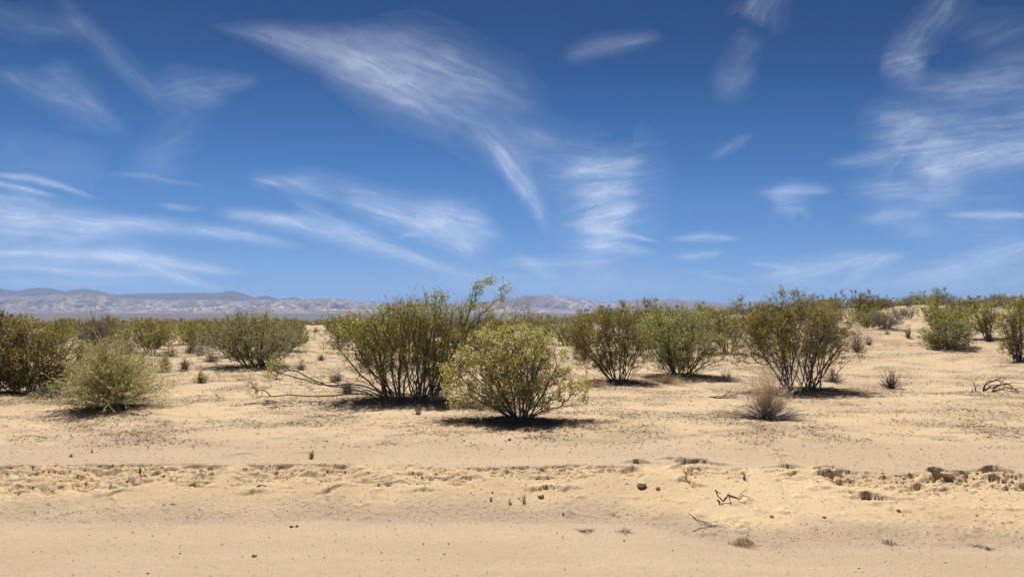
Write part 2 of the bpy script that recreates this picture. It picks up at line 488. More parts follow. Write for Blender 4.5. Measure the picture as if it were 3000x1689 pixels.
def litter_density(x, y):
    v = fbm(x / 1.9, y / 1.4, 4, 201, .6)
    r = np.hypot(x, y)
    d = sm(-.22, .26, v) * sm(7.75, 8.25, y + .12 * pn(x * 1.7, y, 203)) 
    d = d * (.5 + .5 * sm(-.3, .3, fbm(x / .6, y / .5, 3, 204)))
    for mx, my, mr, mh in mounds:
        d = np.maximum(d, .9 * np.exp(-(((x - mx) ** 2 + (y - my + .1) ** 2) / (mr * mr * .95)) ** 2) * sm(7.75, 8.2, y))
    return np.clip(d, 0, 1)

def build_ground():
    yr = [-60, -40, -25, -15, -9, -5, -2, 0, 1, 2, 2.6, 3.0, 3.4]
    y = 3.6
    while y < 4.4: yr.append(y); y += .03
    while y < 7.7: yr.append(y); y += .0135
    s = .015
    while y < 15: yr.append(y); y += s; s *= 1.011
    while y < 13200: yr.append(y); y *= 1.0 + min(.03, .006 + .02 * math.log(y / 15) / 3)
    yr = np.array(yr)
    t1 = np.linspace(-.84, .84, 920)
    ext = .84 * np.geomspace(1.01, 45, 46)
    tc = np.concatenate([-ext[::-1], t1, ext])
    w = np.sqrt(yr ** 2 + 2.3 ** 2)
    X = tc[None, :] * w[:, None]; X = 13000 * np.tanh(X / 13000)
    Y = np.repeat(yr[:, None], len(tc), 1)
    Z = height(X, Y)
    V = np.stack([X, Y, Z], 2).reshape(-1, 3)
    nr, nc = X.shape
    i = (np.arange(nr - 1)[:, None] * nc + np.arange(nc - 1)[None]).reshape(-1)
    Q = np.stack([i, i + 1, i + nc + 1, i + nc], 1)
    x, y = X.ravel(), Y.ravel(); r = np.hypot(x, y)
    yt, yc = toe_y(x), crest_y(x)
    ed = .16 * fbm(x * 1.9, y * 3, 4, 93)
    gravel = sm(-.34, .14, y - yt + ed) * (1 - sm(.05, .62, y - yt + .6 * fbm(x * 1.6, y * 2, 4, 91))) * .62
    gravel = np.maximum(gravel, .30 * (1 - sm(-.1, .05, y - yt)))
    gravel = np.maximum(gravel, .35 * sm(0, .1, y - yc) * (1 - sm(7.8, 8.2, y)))
    soft = sm(.15, .5, y - yt + .2 * pn(x * 1.5, y * 2, 92)) * (1 - sm(-.05, .03, y - yc)) * .9
    soft = np.maximum(soft, .30 * sm(7.9, 8.6, y))
    lit = litter_density(x, y) * (1 - .3 * sm(60, 120, r))
    scrub = sm(95, 330, r)
    playa = sm(3500, 3600, y) * (1 - sm(3900, 4050, y)) * sm(-.75, -.66, x / np.maximum(y, 1)) * (1 - sm(-.42, -.33, x / np.maximum(y, 1)))
    scrub = scrub * (1 - playa)
    me = make_mesh('ground', V, quads=Q, mat=ground_material(), smooth=True,
                   attrs={'gravel': ('POINT', gravel), 'soft': ('POINT', soft), 'litter': ('POINT', lit), 'scrub': ('POINT', scrub), 'playa': ('POINT', playa)})
    o = link('ground', me, label='sandy desert ground with graded dirt road and crumbling bank', kind='structure')
build_ground()

# ------------------------------------------------------------------ mountains
def mountain_material(name, rock, dark, pale, pale_at=(.6, .7), scale=1.0):
    m, t = new_mat(name)
    geo = N(t, 'ShaderNodeNewGeometry'); P = geo.outputs['Position']
    mp = N(t, 'ShaderNodeMapping'); t.links.new(P, mp.inputs[0]); mp.inputs['Scale'].default_value = (.001, .001, .0022)
    n1 = noise(t, mp.outputs[0], 3.2 * scale, 6, .62, .4); n2 = noise(t, mp.outputs[0], 14 * scale, 5, .65, .3); n3 = noise(t, mp.outputs[0], 40 * scale, 3, .7)
    c = mixc(t, ramp(t, n1, .35, .65), dark, rock)
    c = mixc(t, ramp(t, n3, .40, .62, 0, .55), c, tuple(q * .55 for q in dark))
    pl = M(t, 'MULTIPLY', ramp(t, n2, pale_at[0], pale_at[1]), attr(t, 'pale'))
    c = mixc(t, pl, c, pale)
    c = mixc(t, M(t, 'MULTIPLY', attr(t, 'gully_shade'), .7), c, tuple(q * .5 for q in dark))
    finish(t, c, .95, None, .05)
    return m
def mountain(name, label, crest, Yc, Y0, foot_py, mat, seed, rough=.5, sx=420, cols=760, pal=None):
    cp = np.array(crest, float)
    px = np.linspace(cp[0, 0], cp[-1, 0], cols)
    cy = np.interp(px, cp[:, 0], cp[:, 1])
    # soften the polyline a little, then add small teeth
    k = np.array([1, 2, 3, 2, 1.]); k /= k.sum(); cy = np.convolve(np.pad(cy, 2, 'edge'), k, 'valid')
    x = (px - 1500) / F * Yc
    cy = cy + .55 * fbm(x / 160., x * 0 + 2, 4, seed + 3)
    zc = CAMZ + (930 - cy) / F * Yc
    zf = CAMZ + (930 - foot_py) / F * Y0
    s = np.concatenate([np.linspace(0, 1, 64), 1 + np.linspace(.03, .5, 10)])
    X = np.repeat(x[None], len(s), 0)
    S = np.repeat(s[:, None], cols, 1)
    Y = Y0 + (Yc - Y0) * S
    warp = 130 * fbm(X / 700, Y / 700, 2, seed + 9)
    rd = ridged((X + warp) / sx, (Y + warp * .5) / (sx * 1.7), 5, seed, .55)
    big = fbm(X / 1500, Y / 1500, 2, seed + 5)
    up = np.clip(S, 0, 1)
    prof = up ** (1.25 + .5 * big)
    env = np.clip(4 * up * (1 - up), 0, 1) * (S < 1)
    h = prof * (1 - rough * env * (1 - np.clip(rd, 0, 1))) + .10 * env * rd * rough
    h = np.where(S > 1, 1 - (S - 1) * 1.4 * (1 + .3 * rd), h)
    Z = zf + (zc[None] - zf) * h
    Z[0] -= 8
    V = np.stack([X, Y, Z], 2).reshape(-1, 3)
    nr, nc = X.shape
    i = (np.arange(nr - 1)[:, None] * nc + np.arange(nc - 1)[None]).reshape(-1)
    Q = np.stack([i, i + 1, i + nc + 1, i + nc], 1)
    PX = np.repeat(px[None], nr, 0)
    pale = ((pal(PX, S) if pal else np.ones_like(PX)) * (.25 + 1.1 * sm(.35, .75, rd))).ravel()  # pale rock, painted stronger on ridge crests for relief the flat sun lacks
    gully_shade = ((1 - sm(.15, .55, rd)) * env).ravel()  # hollows painted darker: relief shade put into the rock colour
    link(name, make_mesh(name, V, quads=Q, mat=mat, smooth=True, attrs={'pale': ('POINT', pale), 'gully_shade': ('POINT', gully_shade)}), label=label, kind='structure')

crestA = [(-700, 860), (-300, 848), (-60, 842), (0, 845), (50, 852.5), (78, 846), (116, 842), (147, 844), (190, 854), (217, 847), (248, 845), (287, 851), (338, 863.5), (408, 859), (500, 858), (582, 857), (637, 857.6), (677, 851), (710, 858), (745, 871), (780, 864.5), (815, 876), (862, 870), (889, 877), (943, 873), (980, 877), (1040, 884), (1070, 886), (1086, 884), (1130, 892), (1300, 903)]
crestB = [(-700, 880), (-60, 866), (100, 868), (160, 862), (215, 866), (240, 858), (300, 866), (360, 874), (420, 876), (500, 879), (620, 878), (700, 881), (745, 875), (790, 878), (860, 877), (900, 877), (930, 875), (985, 873.5), (1028, 879), (1067, 884), (1133, 888), (1172, 884.5), (1211, 888), (1311, 888), (1366, 884), (1430, 893), (1600, 905), (1900, 915)]
crestC = [(1150, 910), (1300, 900), (1366, 886), (1430, 882), (1482, 875.5), (1541, 864), (1575, 866), (1610, 861.5), (1630, 868), (1661, 875), (1690, 878), (1715, 875.5), (1746, 882), (1777, 884), (1831, 879.5), (1900, 877), (1935, 877), (1967, 872.5), (2014, 880), (2047, 878), (2096, 886), (2163, 888), (2230, 898), (2400, 912)]
crestD = [(1500, 905), (1600, 872), (1632, 868), (1655, 868), (1690, 873), (1760, 883), (1850, 888), (2100, 892), (2163, 887), (2200, 880), (2245, 880), (2330, 887), (2484, 891), (2600, 889), (2644, 881), (2686, 873.5), (2728, 873.5), (2763, 883), (2850, 886), (3000, 887), (3300, 890), (3700, 896)]
mB = mountain_material('badland_hills_rock', (.31, .245, .205), (.215, .165, .145), (.60, .52, .44), (.47, .62), 1.3)
mA = mountain_material('dark_range_rock', (.125, .10, .088), (.075, .064, .060), (.34, .27, .24), (.62, .72))
mC = mountain_material('mid_range_rock', (.27, .215, .195), (.20, .16, .15), (.52, .48, .43), (.44, .62), 1.3)
mD = mountain_material('pale_range_rock', (.25, .21, .20), (.20, .17, .17), (.3, .27, .25))
def palB(px, s): return np.clip(.35 + .9 * np.exp(-((s - .55) / .25) ** 2) * sm(100, 420, px), 0, 1)
def palC(px, s): return np.clip(np.exp(-((px - 1690) / 75) ** 2) * sm(.45, .6, s) * 1.2 + .5 * np.exp(-((px - 1780) / 60) ** 2) * sm(.3, .5, s), 0, 1)
mountain('far_mountains', 'faint blue mountains on the right skyline', crestD, 12300, 10800, 915, mD, 401, .4, 500)
mountain('dark_mountain_range', 'dark blue-grey mountain range behind the pale foothills', crestA, 10700, 9000, 905, mA, 411, .35, 600)
mountain('light_mountain_range', 'grey-pink mountain range with white rock patches in the middle', crestC, 9500, 7900, 917, mC, 421, .8, 420, pal=palC)
mountain('badland_foothills', 'pale eroded foothills along the left skyline', crestB, 8300, 7100, 918, mB, 431, .95, 300, cols=1100, pal=palB)

# ------------------------------------------------------------------ haze
def build_haze():
    x0, x1, y0, y1, z0, z1 = -15000, 15000, -90, 14500, -70, 478
    V = [(x, y, z) for x in (x0, x1) for y in (y0, y1) for z in (z0, z1)]
    Q = [(0, 1, 3, 2), (4, 6, 7, 5), (0, 4, 5, 1), (2, 3, 7, 6), (0, 2, 6, 4), (1, 5, 7, 3)]
    m, t = new_mat('haze_air')
    v = N(t, 'ShaderNodeVolumePrincipled'); v.inputs['Color'].default_value = (.43, .62, 1.0, 1)
    v.inputs['Density'].default_value = HAZE_DENSITY; v.inputs['Anisotropy'].default_value = .2
    out = N(t, 'ShaderNodeOutputMaterial'); t.links.new(v.outputs[0], out.inputs['Volume'])
    link('haze', make_mesh('haze', V, quads=Q, mat=m), label='thin bluish desert haze over the valley', kind='stuff')
build_haze()

# ------------------------------------------------------------------ cirrus: a real sheet high above the haze, only where there is cloud
def cloud_density(U, V):
    """cirrus cover over direction, given in units of the photo plane (2576 wide)"""
    U = U + 9 * fbm(U / 120., V / 60., 3, 903); V = V + 5 * fbm(U / 140., V / 60., 3, 904)
    D = np.zeros(U.shape)
    def tex(ang, L, W, seed, u, v):
        c, s = math.cos(R(ang)), math.sin(R(ang))
        a = (u * c + v * s); b = (-u * s + v * c)
        b = b + 10 * fbm(a / 150., b / 60., 2, seed + 50)
        f = fbm(a / L, b / W, 5, seed, .62)
        g = fbm(a / (L * .7) + 40, b / (W * .28), 4, seed + 20, .6)
        return np.clip(.5 + .95 * f + .22 * g, 0, 1)
    for pts, widths, st, ang, L, W, ero in CLOUDS:
        pts = np.array(pts, float); m_ = max(widths) * 3.4 + 30
        k = np.where((U > pts[:, 0].min() - m_) & (U < pts[:, 0].max() + m_) & (V > pts[:, 1].min() - m_) & (V < pts[:, 1].max() + m_))
        if not len(k[0]): continue
        u, v = U[k], V[k]
        best = np.full(u.shape, 1e9); al = np.zeros(u.shape); tot = 0
        seglen = [np.hypot(*(pts[i + 1] - pts[i])) for i in range(len(pts) - 1)]; T = sum(seglen)
        for i in range(len(pts) - 1):
            d = pts[i + 1] - pts[i]; L2 = d @ d
            t = ((u - pts[i, 0]) * d[0] + (v - pts[i, 1]) * d[1]) / L2
            tc = np.clip(t, 0, 1)
            dist = np.hypot(u - pts[i, 0] - tc * d[0], v - pts[i, 1] - tc * d[1])
            w = 1.18 * (widths[i] + (widths[i + 1] - widths[i]) * tc)
            q = dist / w
            m = q < best; best = np.where(m, q, best); al = np.where(m, (tot + tc * seglen[i]) / T, al); tot += seglen[i]
        mask = np.exp(-1.5 * best ** 2)
        mask = mask * (.0 + sm(-.05, .28, al)) * (1 - sm(.70, 1.04, al)) * 1.12
        tx = tex(ang, L, W, int(abs(pts[0, 0] * 3 + pts[0, 1])) % 997, u, v)
        dn = mask * (1 - ero * .75 + ero * .75 * tx * 1.7) * (.42 + .58 * tx) * (.75 + .5 * fbm(u / 90., v / 45., 3, 977))
        dn = dn * .84 + .20 * np.exp(-.42 * best ** 2) * (1 - sm(1.1, 2.5, best)) * sm(-.12, .35, al) * (1 - sm(.62, 1.1, al)) * (.6 + .5 * tx)
        dn = dn * sm(0, .06, dn)
        D[k] = 1 - (1 - D[k]) * (1 - np.clip(st * (.64 + .50 * sm(250, 600, v)) * dn, 0, .8))
    return D
CLOUDS = [  # centre line, half widths, strength, lie of the fibres (deg, down to the right), fibre length, fibre width, raggedness
 ([(540, 66), (700, 95), (860, 140), (1000, 215), (1150, 290), (1230, 350)], [10, 26, 44, 60, 50, 30], .46, 22, 170, 26, .85),
 ([(620, 80), (800, 112), (960, 118), (1120, 170), (1260, 245), (1350, 300)], [12, 26, 42, 52, 46, 24], .34, 18, 150, 24, .95),
 ([(780, 120), (950, 190), (1130, 285)], [34, 44, 30], .30, 30, 130, 12, .9),
 ([(860, 150), (1050, 160), (1230, 260), (1330, 350), (1350, 430)], [40, 80, 90, 60, 30], .20, 25, 200, 40, .7),
 ([(1180, 300), (1250, 370), (1310, 440), (1350, 520), (1380, 600)], [26, 26, 24, 16, 8], .36, 55, 110, 16, .8),
 ([(1235, 365), (1290, 440), (1335, 505)], [16, 14, 8], .45, 55, 60, 9, .6),
 ([(1260, 330), (1400, 400), (1560, 420)], [30, 60, 50], .20, 8, 120, 24, .8),
 ([(1500, 370), (1530, 440), (1520, 520), (1530, 600), (1600, 640)], [70, 88, 82, 68, 40], .34, -8, 110, 17, .95),
 ([(1410, 432), (1510, 424), (1632, 405)], [10, 17, 7], .50, -8, 110, 10, .45),
 ([(1440, 500), (1530, 484), (1620, 470)], [14, 22, 10], .34, -10, 90, 10, .6),
 ([(1440, 565), (1540, 548), (1610, 505)], [16, 24, 12], .42, -12, 90, 10, .6),
 ([(1460, 582), (1560, 588), (1610, 596), (1672, 612)], [8, 9, 5, 3], .45, 4, 90, 6, .4),
 ([(1450, 605), (1560, 622), (1650, 636)], [10, 14, 8], .34, 8, 80, 8, .6),
 ([(620, 446), (740, 462), (860, 505)], [16, 14, 10], .30, 18, 110, 9, .8),
 ([(700, 440), (820, 462), (980, 500)], [18, 22, 24], .18, 8, 110, 12, .8),
 ([(840, 500), (980, 530), (1110, 560), (1190, 605), (1250, 630)], [18, 34, 40, 34, 12], .42, 16, 120, 14, .75),
 ([(1060, 520), (1180, 548), (1270, 605)], [18, 28, 10], .30, 14, 80, 12, .8),
 ([(1030, 545), (1150, 600), (1215, 640)], [20, 26, 14], .32, 38, 90, 10, .7),
 ([(540, 533), (660, 548), (800, 562)], [9, 14, 8], .38, 8, 110, 8, .5),
 ([(390, 515), (460, 522), (520, 528)], [5, 6, 4], .28, 6, 70, 6, .4),
 ([(600, 556), (760, 560), (900, 600), (1010, 640), (1110, 672), (1230, 705)], [10, 22, 22, 14, 11, 7], .42, 20, 140, 9, .5),
 ([(700, 470), (850, 560), (960, 600)], [10, 14, 10], .16, 34, 90, 10, .6),
 ([(-60, 436), (70, 446), (160, 468), (250, 502)], [5, 7, 6, 4], .50, 14, 110, 5, .3),
 ([(-60, 452), (60, 474), (155, 500)], [6, 6, 4], .42, 14, 90, 5, .3),
 ([(-60, 490), (60, 500), (150, 528)], [12, 12, 6], .26, 14, 90, 8, .5),
 ([(-200, 520), (60, 545), (250, 562), (420, 570)], [40, 26, 20, 12], .42, 5, 190, 12, .6),
 ([(240, 556), (420, 570), (600, 588), (780, 625)], [12, 15, 13, 6], .40, 9, 150, 8, .45),
 ([(-150, 560), (150, 590), (420, 590)], [50, 50, 24], .26, 4, 170, 18, .7),
 ([(-100, 634), (120, 638), (300, 650)], [6, 9, 6], .34, 3, 120, 7, .4),
 ([(150, 630), (350, 645), (480, 670), (650, 690)], [8, 14, 14, 4], .48, 9, 130, 8, .4),
 ([(230, 645), (330, 655), (420, 690), (520, 718), (600, 742)], [8, 13, 12, 9, 5], .40, 28, 100, 8, .4),
 ([(-80, 668), (120, 676), (330, 692)], [6, 7, 5], .30, 4, 120, 6, .4),
 ([(160, 690), (300, 692), (420, 690)], [6, 9, 5], .30, 0, 90, 6, .4),
 ([(-200, 640), (200, 655), (500, 690)], [46, 44, 26], .20, 5, 160, 16, .6),
 ([(-200, 705), (150, 715), (500, 712)], [16, 14, 10], .16, 2, 160, 8, .5),
 ([(130, -40), (190, 50), (270, 125), (350, 200), (420, 262), (470, 300)], [16, 24, 24, 22, 22, 14], .17, 42, 160, 14, .5),
 ([(-40, 175), (90, 215), (200, 265), (330, 340)], [12, 26, 34, 14], .24, 26, 150, 16, .8),
 ([(100, 160), (180, 210), (270, 285)], [26, 30, 14], .16, 42, 90, 16, .8),
 ([(370, 250), (440, 215), (540, 215), (660, 205)], [26, 34, 26, 12], .22, -8, 130, 16, .8),
 ([(420, 250), (500, 250), (580, 250)], [26, 30, 16], .16, 16, 80, 14, .8),
 ([(480, 260), (460, 330), (400, 400), (320, 440)], [30, 40, 46, 24], .13, -30, 140, 30, .6),
 ([(280, 438), (370, 442), (520, 470)], [5, 6, 3], .16, 6, 90, 6, .4),
 ([(-60, 30), (60, 60), (220, 85)], [30, 34, 20], .12, 10, 160, 22, .6),
 ([(-100, 380), (100, 420), (300, 400)], [90, 90, 60], .07, 10, 200, 40, .5),
 ([(1890, -30), (1912, 20), (1890, 62)], [44, 46, 34], .24, -60, 60, 16, .8),
 ([(1880, 60), (1870, 130), (1830, 220), (1790, 260)], [30, 36, 34, 22], .11, -50, 90, 24, .6),
 ([(1800, 240), (1850, 195), (1910, 180)], [24, 32, 20], .14, -30, 70, 18, .7),
 ([(1410, 150), (1500, 118), (1590, 104), (1680, 90)], [20, 22, 18, 10], .26, -16, 110, 9, .5),
 ([(1780, 400), (1850, 362), (1900, 334)], [10, 13, 7], .15, -35, 70, 9, .5),
 ([(2420, -40), (2360, 40), (2300, 100), (2240, 150)], [42, 36, 32, 30], .22, -52, 110, 14, .6),
 ([(2215, 145), (2290, 165), (2330, 180)], [30, 44, 30], .34, -12, 60, 14, .8),
 ([(2280, 180), (2340, 215), (2420, 225), (2560, 190), (2700, 170)], [20, 26, 30, 34, 30], .34, -6, 130, 13, .85),
 ([(2290, 250), (2280, 320), (2320, 380), (2300, 430)], [60, 66, 66, 40], .46, -10, 110, 14, .8),
 ([(2240, 300), (2380, 340), (2520, 320), (2720, 300)], [40, 70, 80, 80], .32, -6, 150, 16, .85),
 ([(2240, 430), (2400, 415), (2560, 380), (2760, 350)], [18, 32, 30, 26], .50, -12, 150, 10, .6),
 ([(2080, 412), (2200, 400), (2300, 380)], [10, 16, 14], .24, -8, 110, 9, .6),
 ([(2130, 470), (2300, 480), (2450, 480)], [22, 34, 26], .24, -4, 130, 12, .8),
 ([(1900, 492), (1990, 478), (2100, 478)], [10, 17, 8], .32, -6, 90, 8, .6),
 ([(1940, 505), (2010, 525), (2010, 545)], [20, 24, 10], .26, -4, 60, 9, .7),
 ([(2370, 538), (2480, 542), (2640, 538)], [4, 8, 6], .46, -1, 130, 5, .3),
 ([(2150, 552), (2230, 542), (2340, 540)], [10, 14, 8], .28, -6, 80, 7, .6),
 ([(2180, 560), (2350, 580), (2640, 560)], [20, 30, 24], .14, -2, 130, 12, .6),
 ([(2260, 715), (2400, 680), (2560, 630), (2700, 590)], [18, 26, 28, 28], .34, -18, 160, 12, .6),
 ([(2120, 715), (2180, 672), (2280, 640)], [12, 14, 8], .28, -36, 80, 8, .5),
 ([(1880, 700), (1990, 690), (2120, 655), (2300, 636)], [12, 24, 17, 6], .32, -14, 130, 10, .6),
 ([(1680, 602), (1770, 596), (1870, 600)], [4, 9, 4], .36, 0, 70, 5, .4),
 ([(1690, 648), (1770, 642), (1830, 632)], [5, 8, 4], .28, -8, 60, 5, .5),
 ([(1880, 664), (1950, 668), (2010, 676)], [4, 6, 3], .28, 5, 60, 5, .4),
 ([(1250, 662), (1400, 662), (1570, 652)], [8, 12, 6], .22, -2, 110, 7, .6),
 ([(1290, 640), (1360, 685), (1420, 705)], [10, 14, 8], .20, 24, 60, 8, .6),
 ([(1730, 686), (1820, 700), (1900, 716)], [4, 6, 3], .16, 10, 60, 5, .4),
 ([(1000, 600), (1040, 588), (1090, 592)], [3, 5, 3], .2, 0, 50, 4, .3),
 ([(900, 700), (1400, 715), (1900, 715)], [30, 34, 30], .12, 0, 160, 14, .6),
 ([(1900, 700), (2300, 720), (2800, 700)], [30, 40, 60], .15, -6, 160, 14, .6),
 ([(2400, 60), (2560, 110), (2700, 100)], [50, 60, 60], .12, -20, 130, 26, .7),
 ([(2160, 520), (2300, 500), (2640, 500)], [30, 40, 40], .10, -4, 150, 16, .6),
]

def build_clouds():
    ALT = 8000.0
    m, t = new_mat('cirrus_ice')
    tr = N(t, 'ShaderNodeBsdfTransparent'); tl = N(t, 'ShaderNodeBsdfTranslucent'); tl.inputs[0].default_value = (.49, .545, .64, 1)
    mx = N(t, 'ShaderNodeMixShader'); t.links.new(attr(t, 'cover'), mx.inputs[0]); t.links.new(tr.outputs[0], mx.inputs[1]); t.links.new(tl.outputs[0], mx.inputs[2])
    out = N(t, 'ShaderNodeOutputMaterial'); t.links.new(mx.outputs[0], out.inputs[0])
    VV, QQ, DD = [], [], []; base = 0
    def patch(az, el, generic):
        nonlocal base
        A, E = np.meshgrid(az, el)
        dx, dy, dz = np.sin(A) * np.cos(E), np.cos(A) * np.cos(E), np.sin(E)
        f = dy * math.cos(PITCH) + dz * math.sin(PITCH); up = -dy * math.sin(PITCH) + dz * math.cos(PITCH)
        g = fbm(A * 3.1 + E * 1.2, E * 16, 5, 960, .6) ; gen = .34 * sm(.10, .75, g) * sm(.1, .5, fbm(A * 1.6, E * 3, 2, 961) + .35)
        if generic: D = gen
        else:
            fs = np.maximum(f, .2)
            D = cloud_density((1500 + F * dx / fs) / 1.1646, (844.5 - F * up / fs) / 1.1646)
            w = np.maximum(sm(R(38), R(50), np.abs(A)), sm(R(25.5), R(33), E))
            D = D * (1 - w) + gen * w
        D = D * sm(R(.9), R(2.6), E)
        r = ALT / np.tan(E)
        V = np.stack([np.sin(A) * r, np.cos(A) * r, np.full(A.shape, ALT + CAMZ)], 2).reshape(-1, 3)
        nr, nc = A.shape; i = (np.arange(nr - 1)[:, None] * nc + np.arange(nc - 1)[None]).reshape(-1)
        Q = np.stack([i, i + 1, i + nc + 1, i + nc], 1); d = D.ravel()
        Q = Q[np.max(d[Q], 1) > .012]
        VV.append(V); QQ.append(Q + base); DD.append(d); base += len(V)
    patch(np.radians(np.linspace(-60, 60, 900)), np.radians(np.concatenate([np.linspace(.95, 6, 80), np.linspace(6.12, 28, 210), np.linspace(29, 44, 14)])), False)
    patch(np.radians(np.linspace(60, 300, 220)), np.radians(np.linspace(1.2, 44, 70)), True)
    patch(np.radians(np.linspace(-180, 180, 200)), np.radians(np.linspace(44, 84, 36)), True)
    link('cirrus_clouds', make_mesh('cirrus_clouds', np.concatenate(VV), quads=np.concatenate(QQ), mat=m, smooth=True, attrs={'cover': ('POINT', np.concatenate(DD))}), label='thin white cirrus clouds streaked across the blue sky', kind='stuff')
build_clouds()

# ------------------------------------------------------------------ shrub builder
def grow(rng, roots, tips, lumps, n_nodes, bf=.35, kmain=9, wiggle=.035, vase=.25, straight=1.0):
    """balanced spanning tree: main stems first, then crown nodes joined to them. returns pos, parent, stem id"""
    pos, par, plen, sid = [], [], [], []
    for s, (r0, tp) in enumerate(zip(roots, tips)):
        r0 = np.array(r0, float); tp = np.array(tp, float)
        L = np.linalg.norm(tp - r0); off = rng.normal(size=(kmain + 1, 3)) * wiggle * L; off = np.cumsum(off, 0) * .45
        last = -1; pl = 0; prev = None
        for k in range(kmain + 1):
            u = k / kmain
            hd = math.hypot(tp[0] - r0[0], tp[1] - r0[1]); st_ = min(straight, max(.42, .35 + .9 * tp[2] / (hd + 1e-3)))
            p = r0 + (tp - r0) * np.array([u ** .95, u ** .95, u ** st_]) + (off[k] - off[0]) * u ** .5 * (1 - .3 * u)
            p[2] = max(p[2], r0[2] if k == 0 else .015)
            if prev is not None: pl += np.linalg.norm(p - prev)
            pos.append(p); par.append(last); plen.append(pl); sid.append(s); last = len(pos) - 1; prev = p
    W = np.array([l[6] if len(l) > 6 else l[3] * l[4] * l[5] for l in lumps], float) ; W /= W.sum()
    ch = rng.choice(len(lumps), n_nodes, p=W)
    L = np.array([l[:6] for l in lumps], float)[ch]
    d = rng.normal(size=(n_nodes, 3)); d /= np.linalg.norm(d, axis=1, keepdims=True)
    q = L[:, :3] + d * L[:, 3:6] * (rng.uniform(0, 1, n_nodes) ** .40)[:, None]
    q[:, 2] = np.where(q[:, 2] < .04, np.abs(q[:, 2]) * .5 + .05, q[:, 2])
    nv = int(n_nodes * vase)
    rr = np.array(roots)[rng.integers(0, len(roots), nv)]
    tgt = q[rng.integers(0, n_nodes, nv)]; u = rng.uniform(.3, .95, nv)[:, None]
    q = np.concatenate([q, rr + (tgt - rr) * u])
    n0 = len(pos); n = len(q)
    P = np.zeros((n0 + n, 3)); P[:n0] = pos; P[n0:] = q
    par = np.array(par + [-1] * n); pl = np.array(plen + [0.] * n); sid = np.array(sid + [0] * n)
    D = np.linalg.norm(q[:, None, :] - P[None, :n0, :], axis=2)
    cost = D + bf * pl[None, :n0] * 1.0 + np.where(P[None, :n0, 2] > q[:, None, 2] + .05, .6 * (P[None, :n0, 2] - q[:, None, 2]), 0)
    bp = cost.argmin(1); bc = cost.min(1); done = np.zeros(n, bool)
    for _ in range(n):
        i = int(np.argmin(np.where(done, 1e9, bc)))
        done[i] = True; j = n0 + i; p = bp[i]
        par[j] = p; sid[j] = sid[p]; pl[j] = pl[p] + np.linalg.norm(P[j] - P[p])
        c = np.linalg.norm(q - P[j], axis=1) + bf * pl[j] + np.where(P[j, 2] > q[:, 2] + .05, .6 * (P[j, 2] - q[:, 2]), 0)
        m = (c < bc) & ~done; bc[m] = c[m]; bp[m] = j
    order = np.argsort(-pl)
    cnt = np.ones(len(P))
    has = np.zeros(len(P), bool)
    for j in order:
        if par[j] >= 0: cnt[par[j]] += cnt[j]; has[par[j]] = True
    return P, par, sid, cnt, has

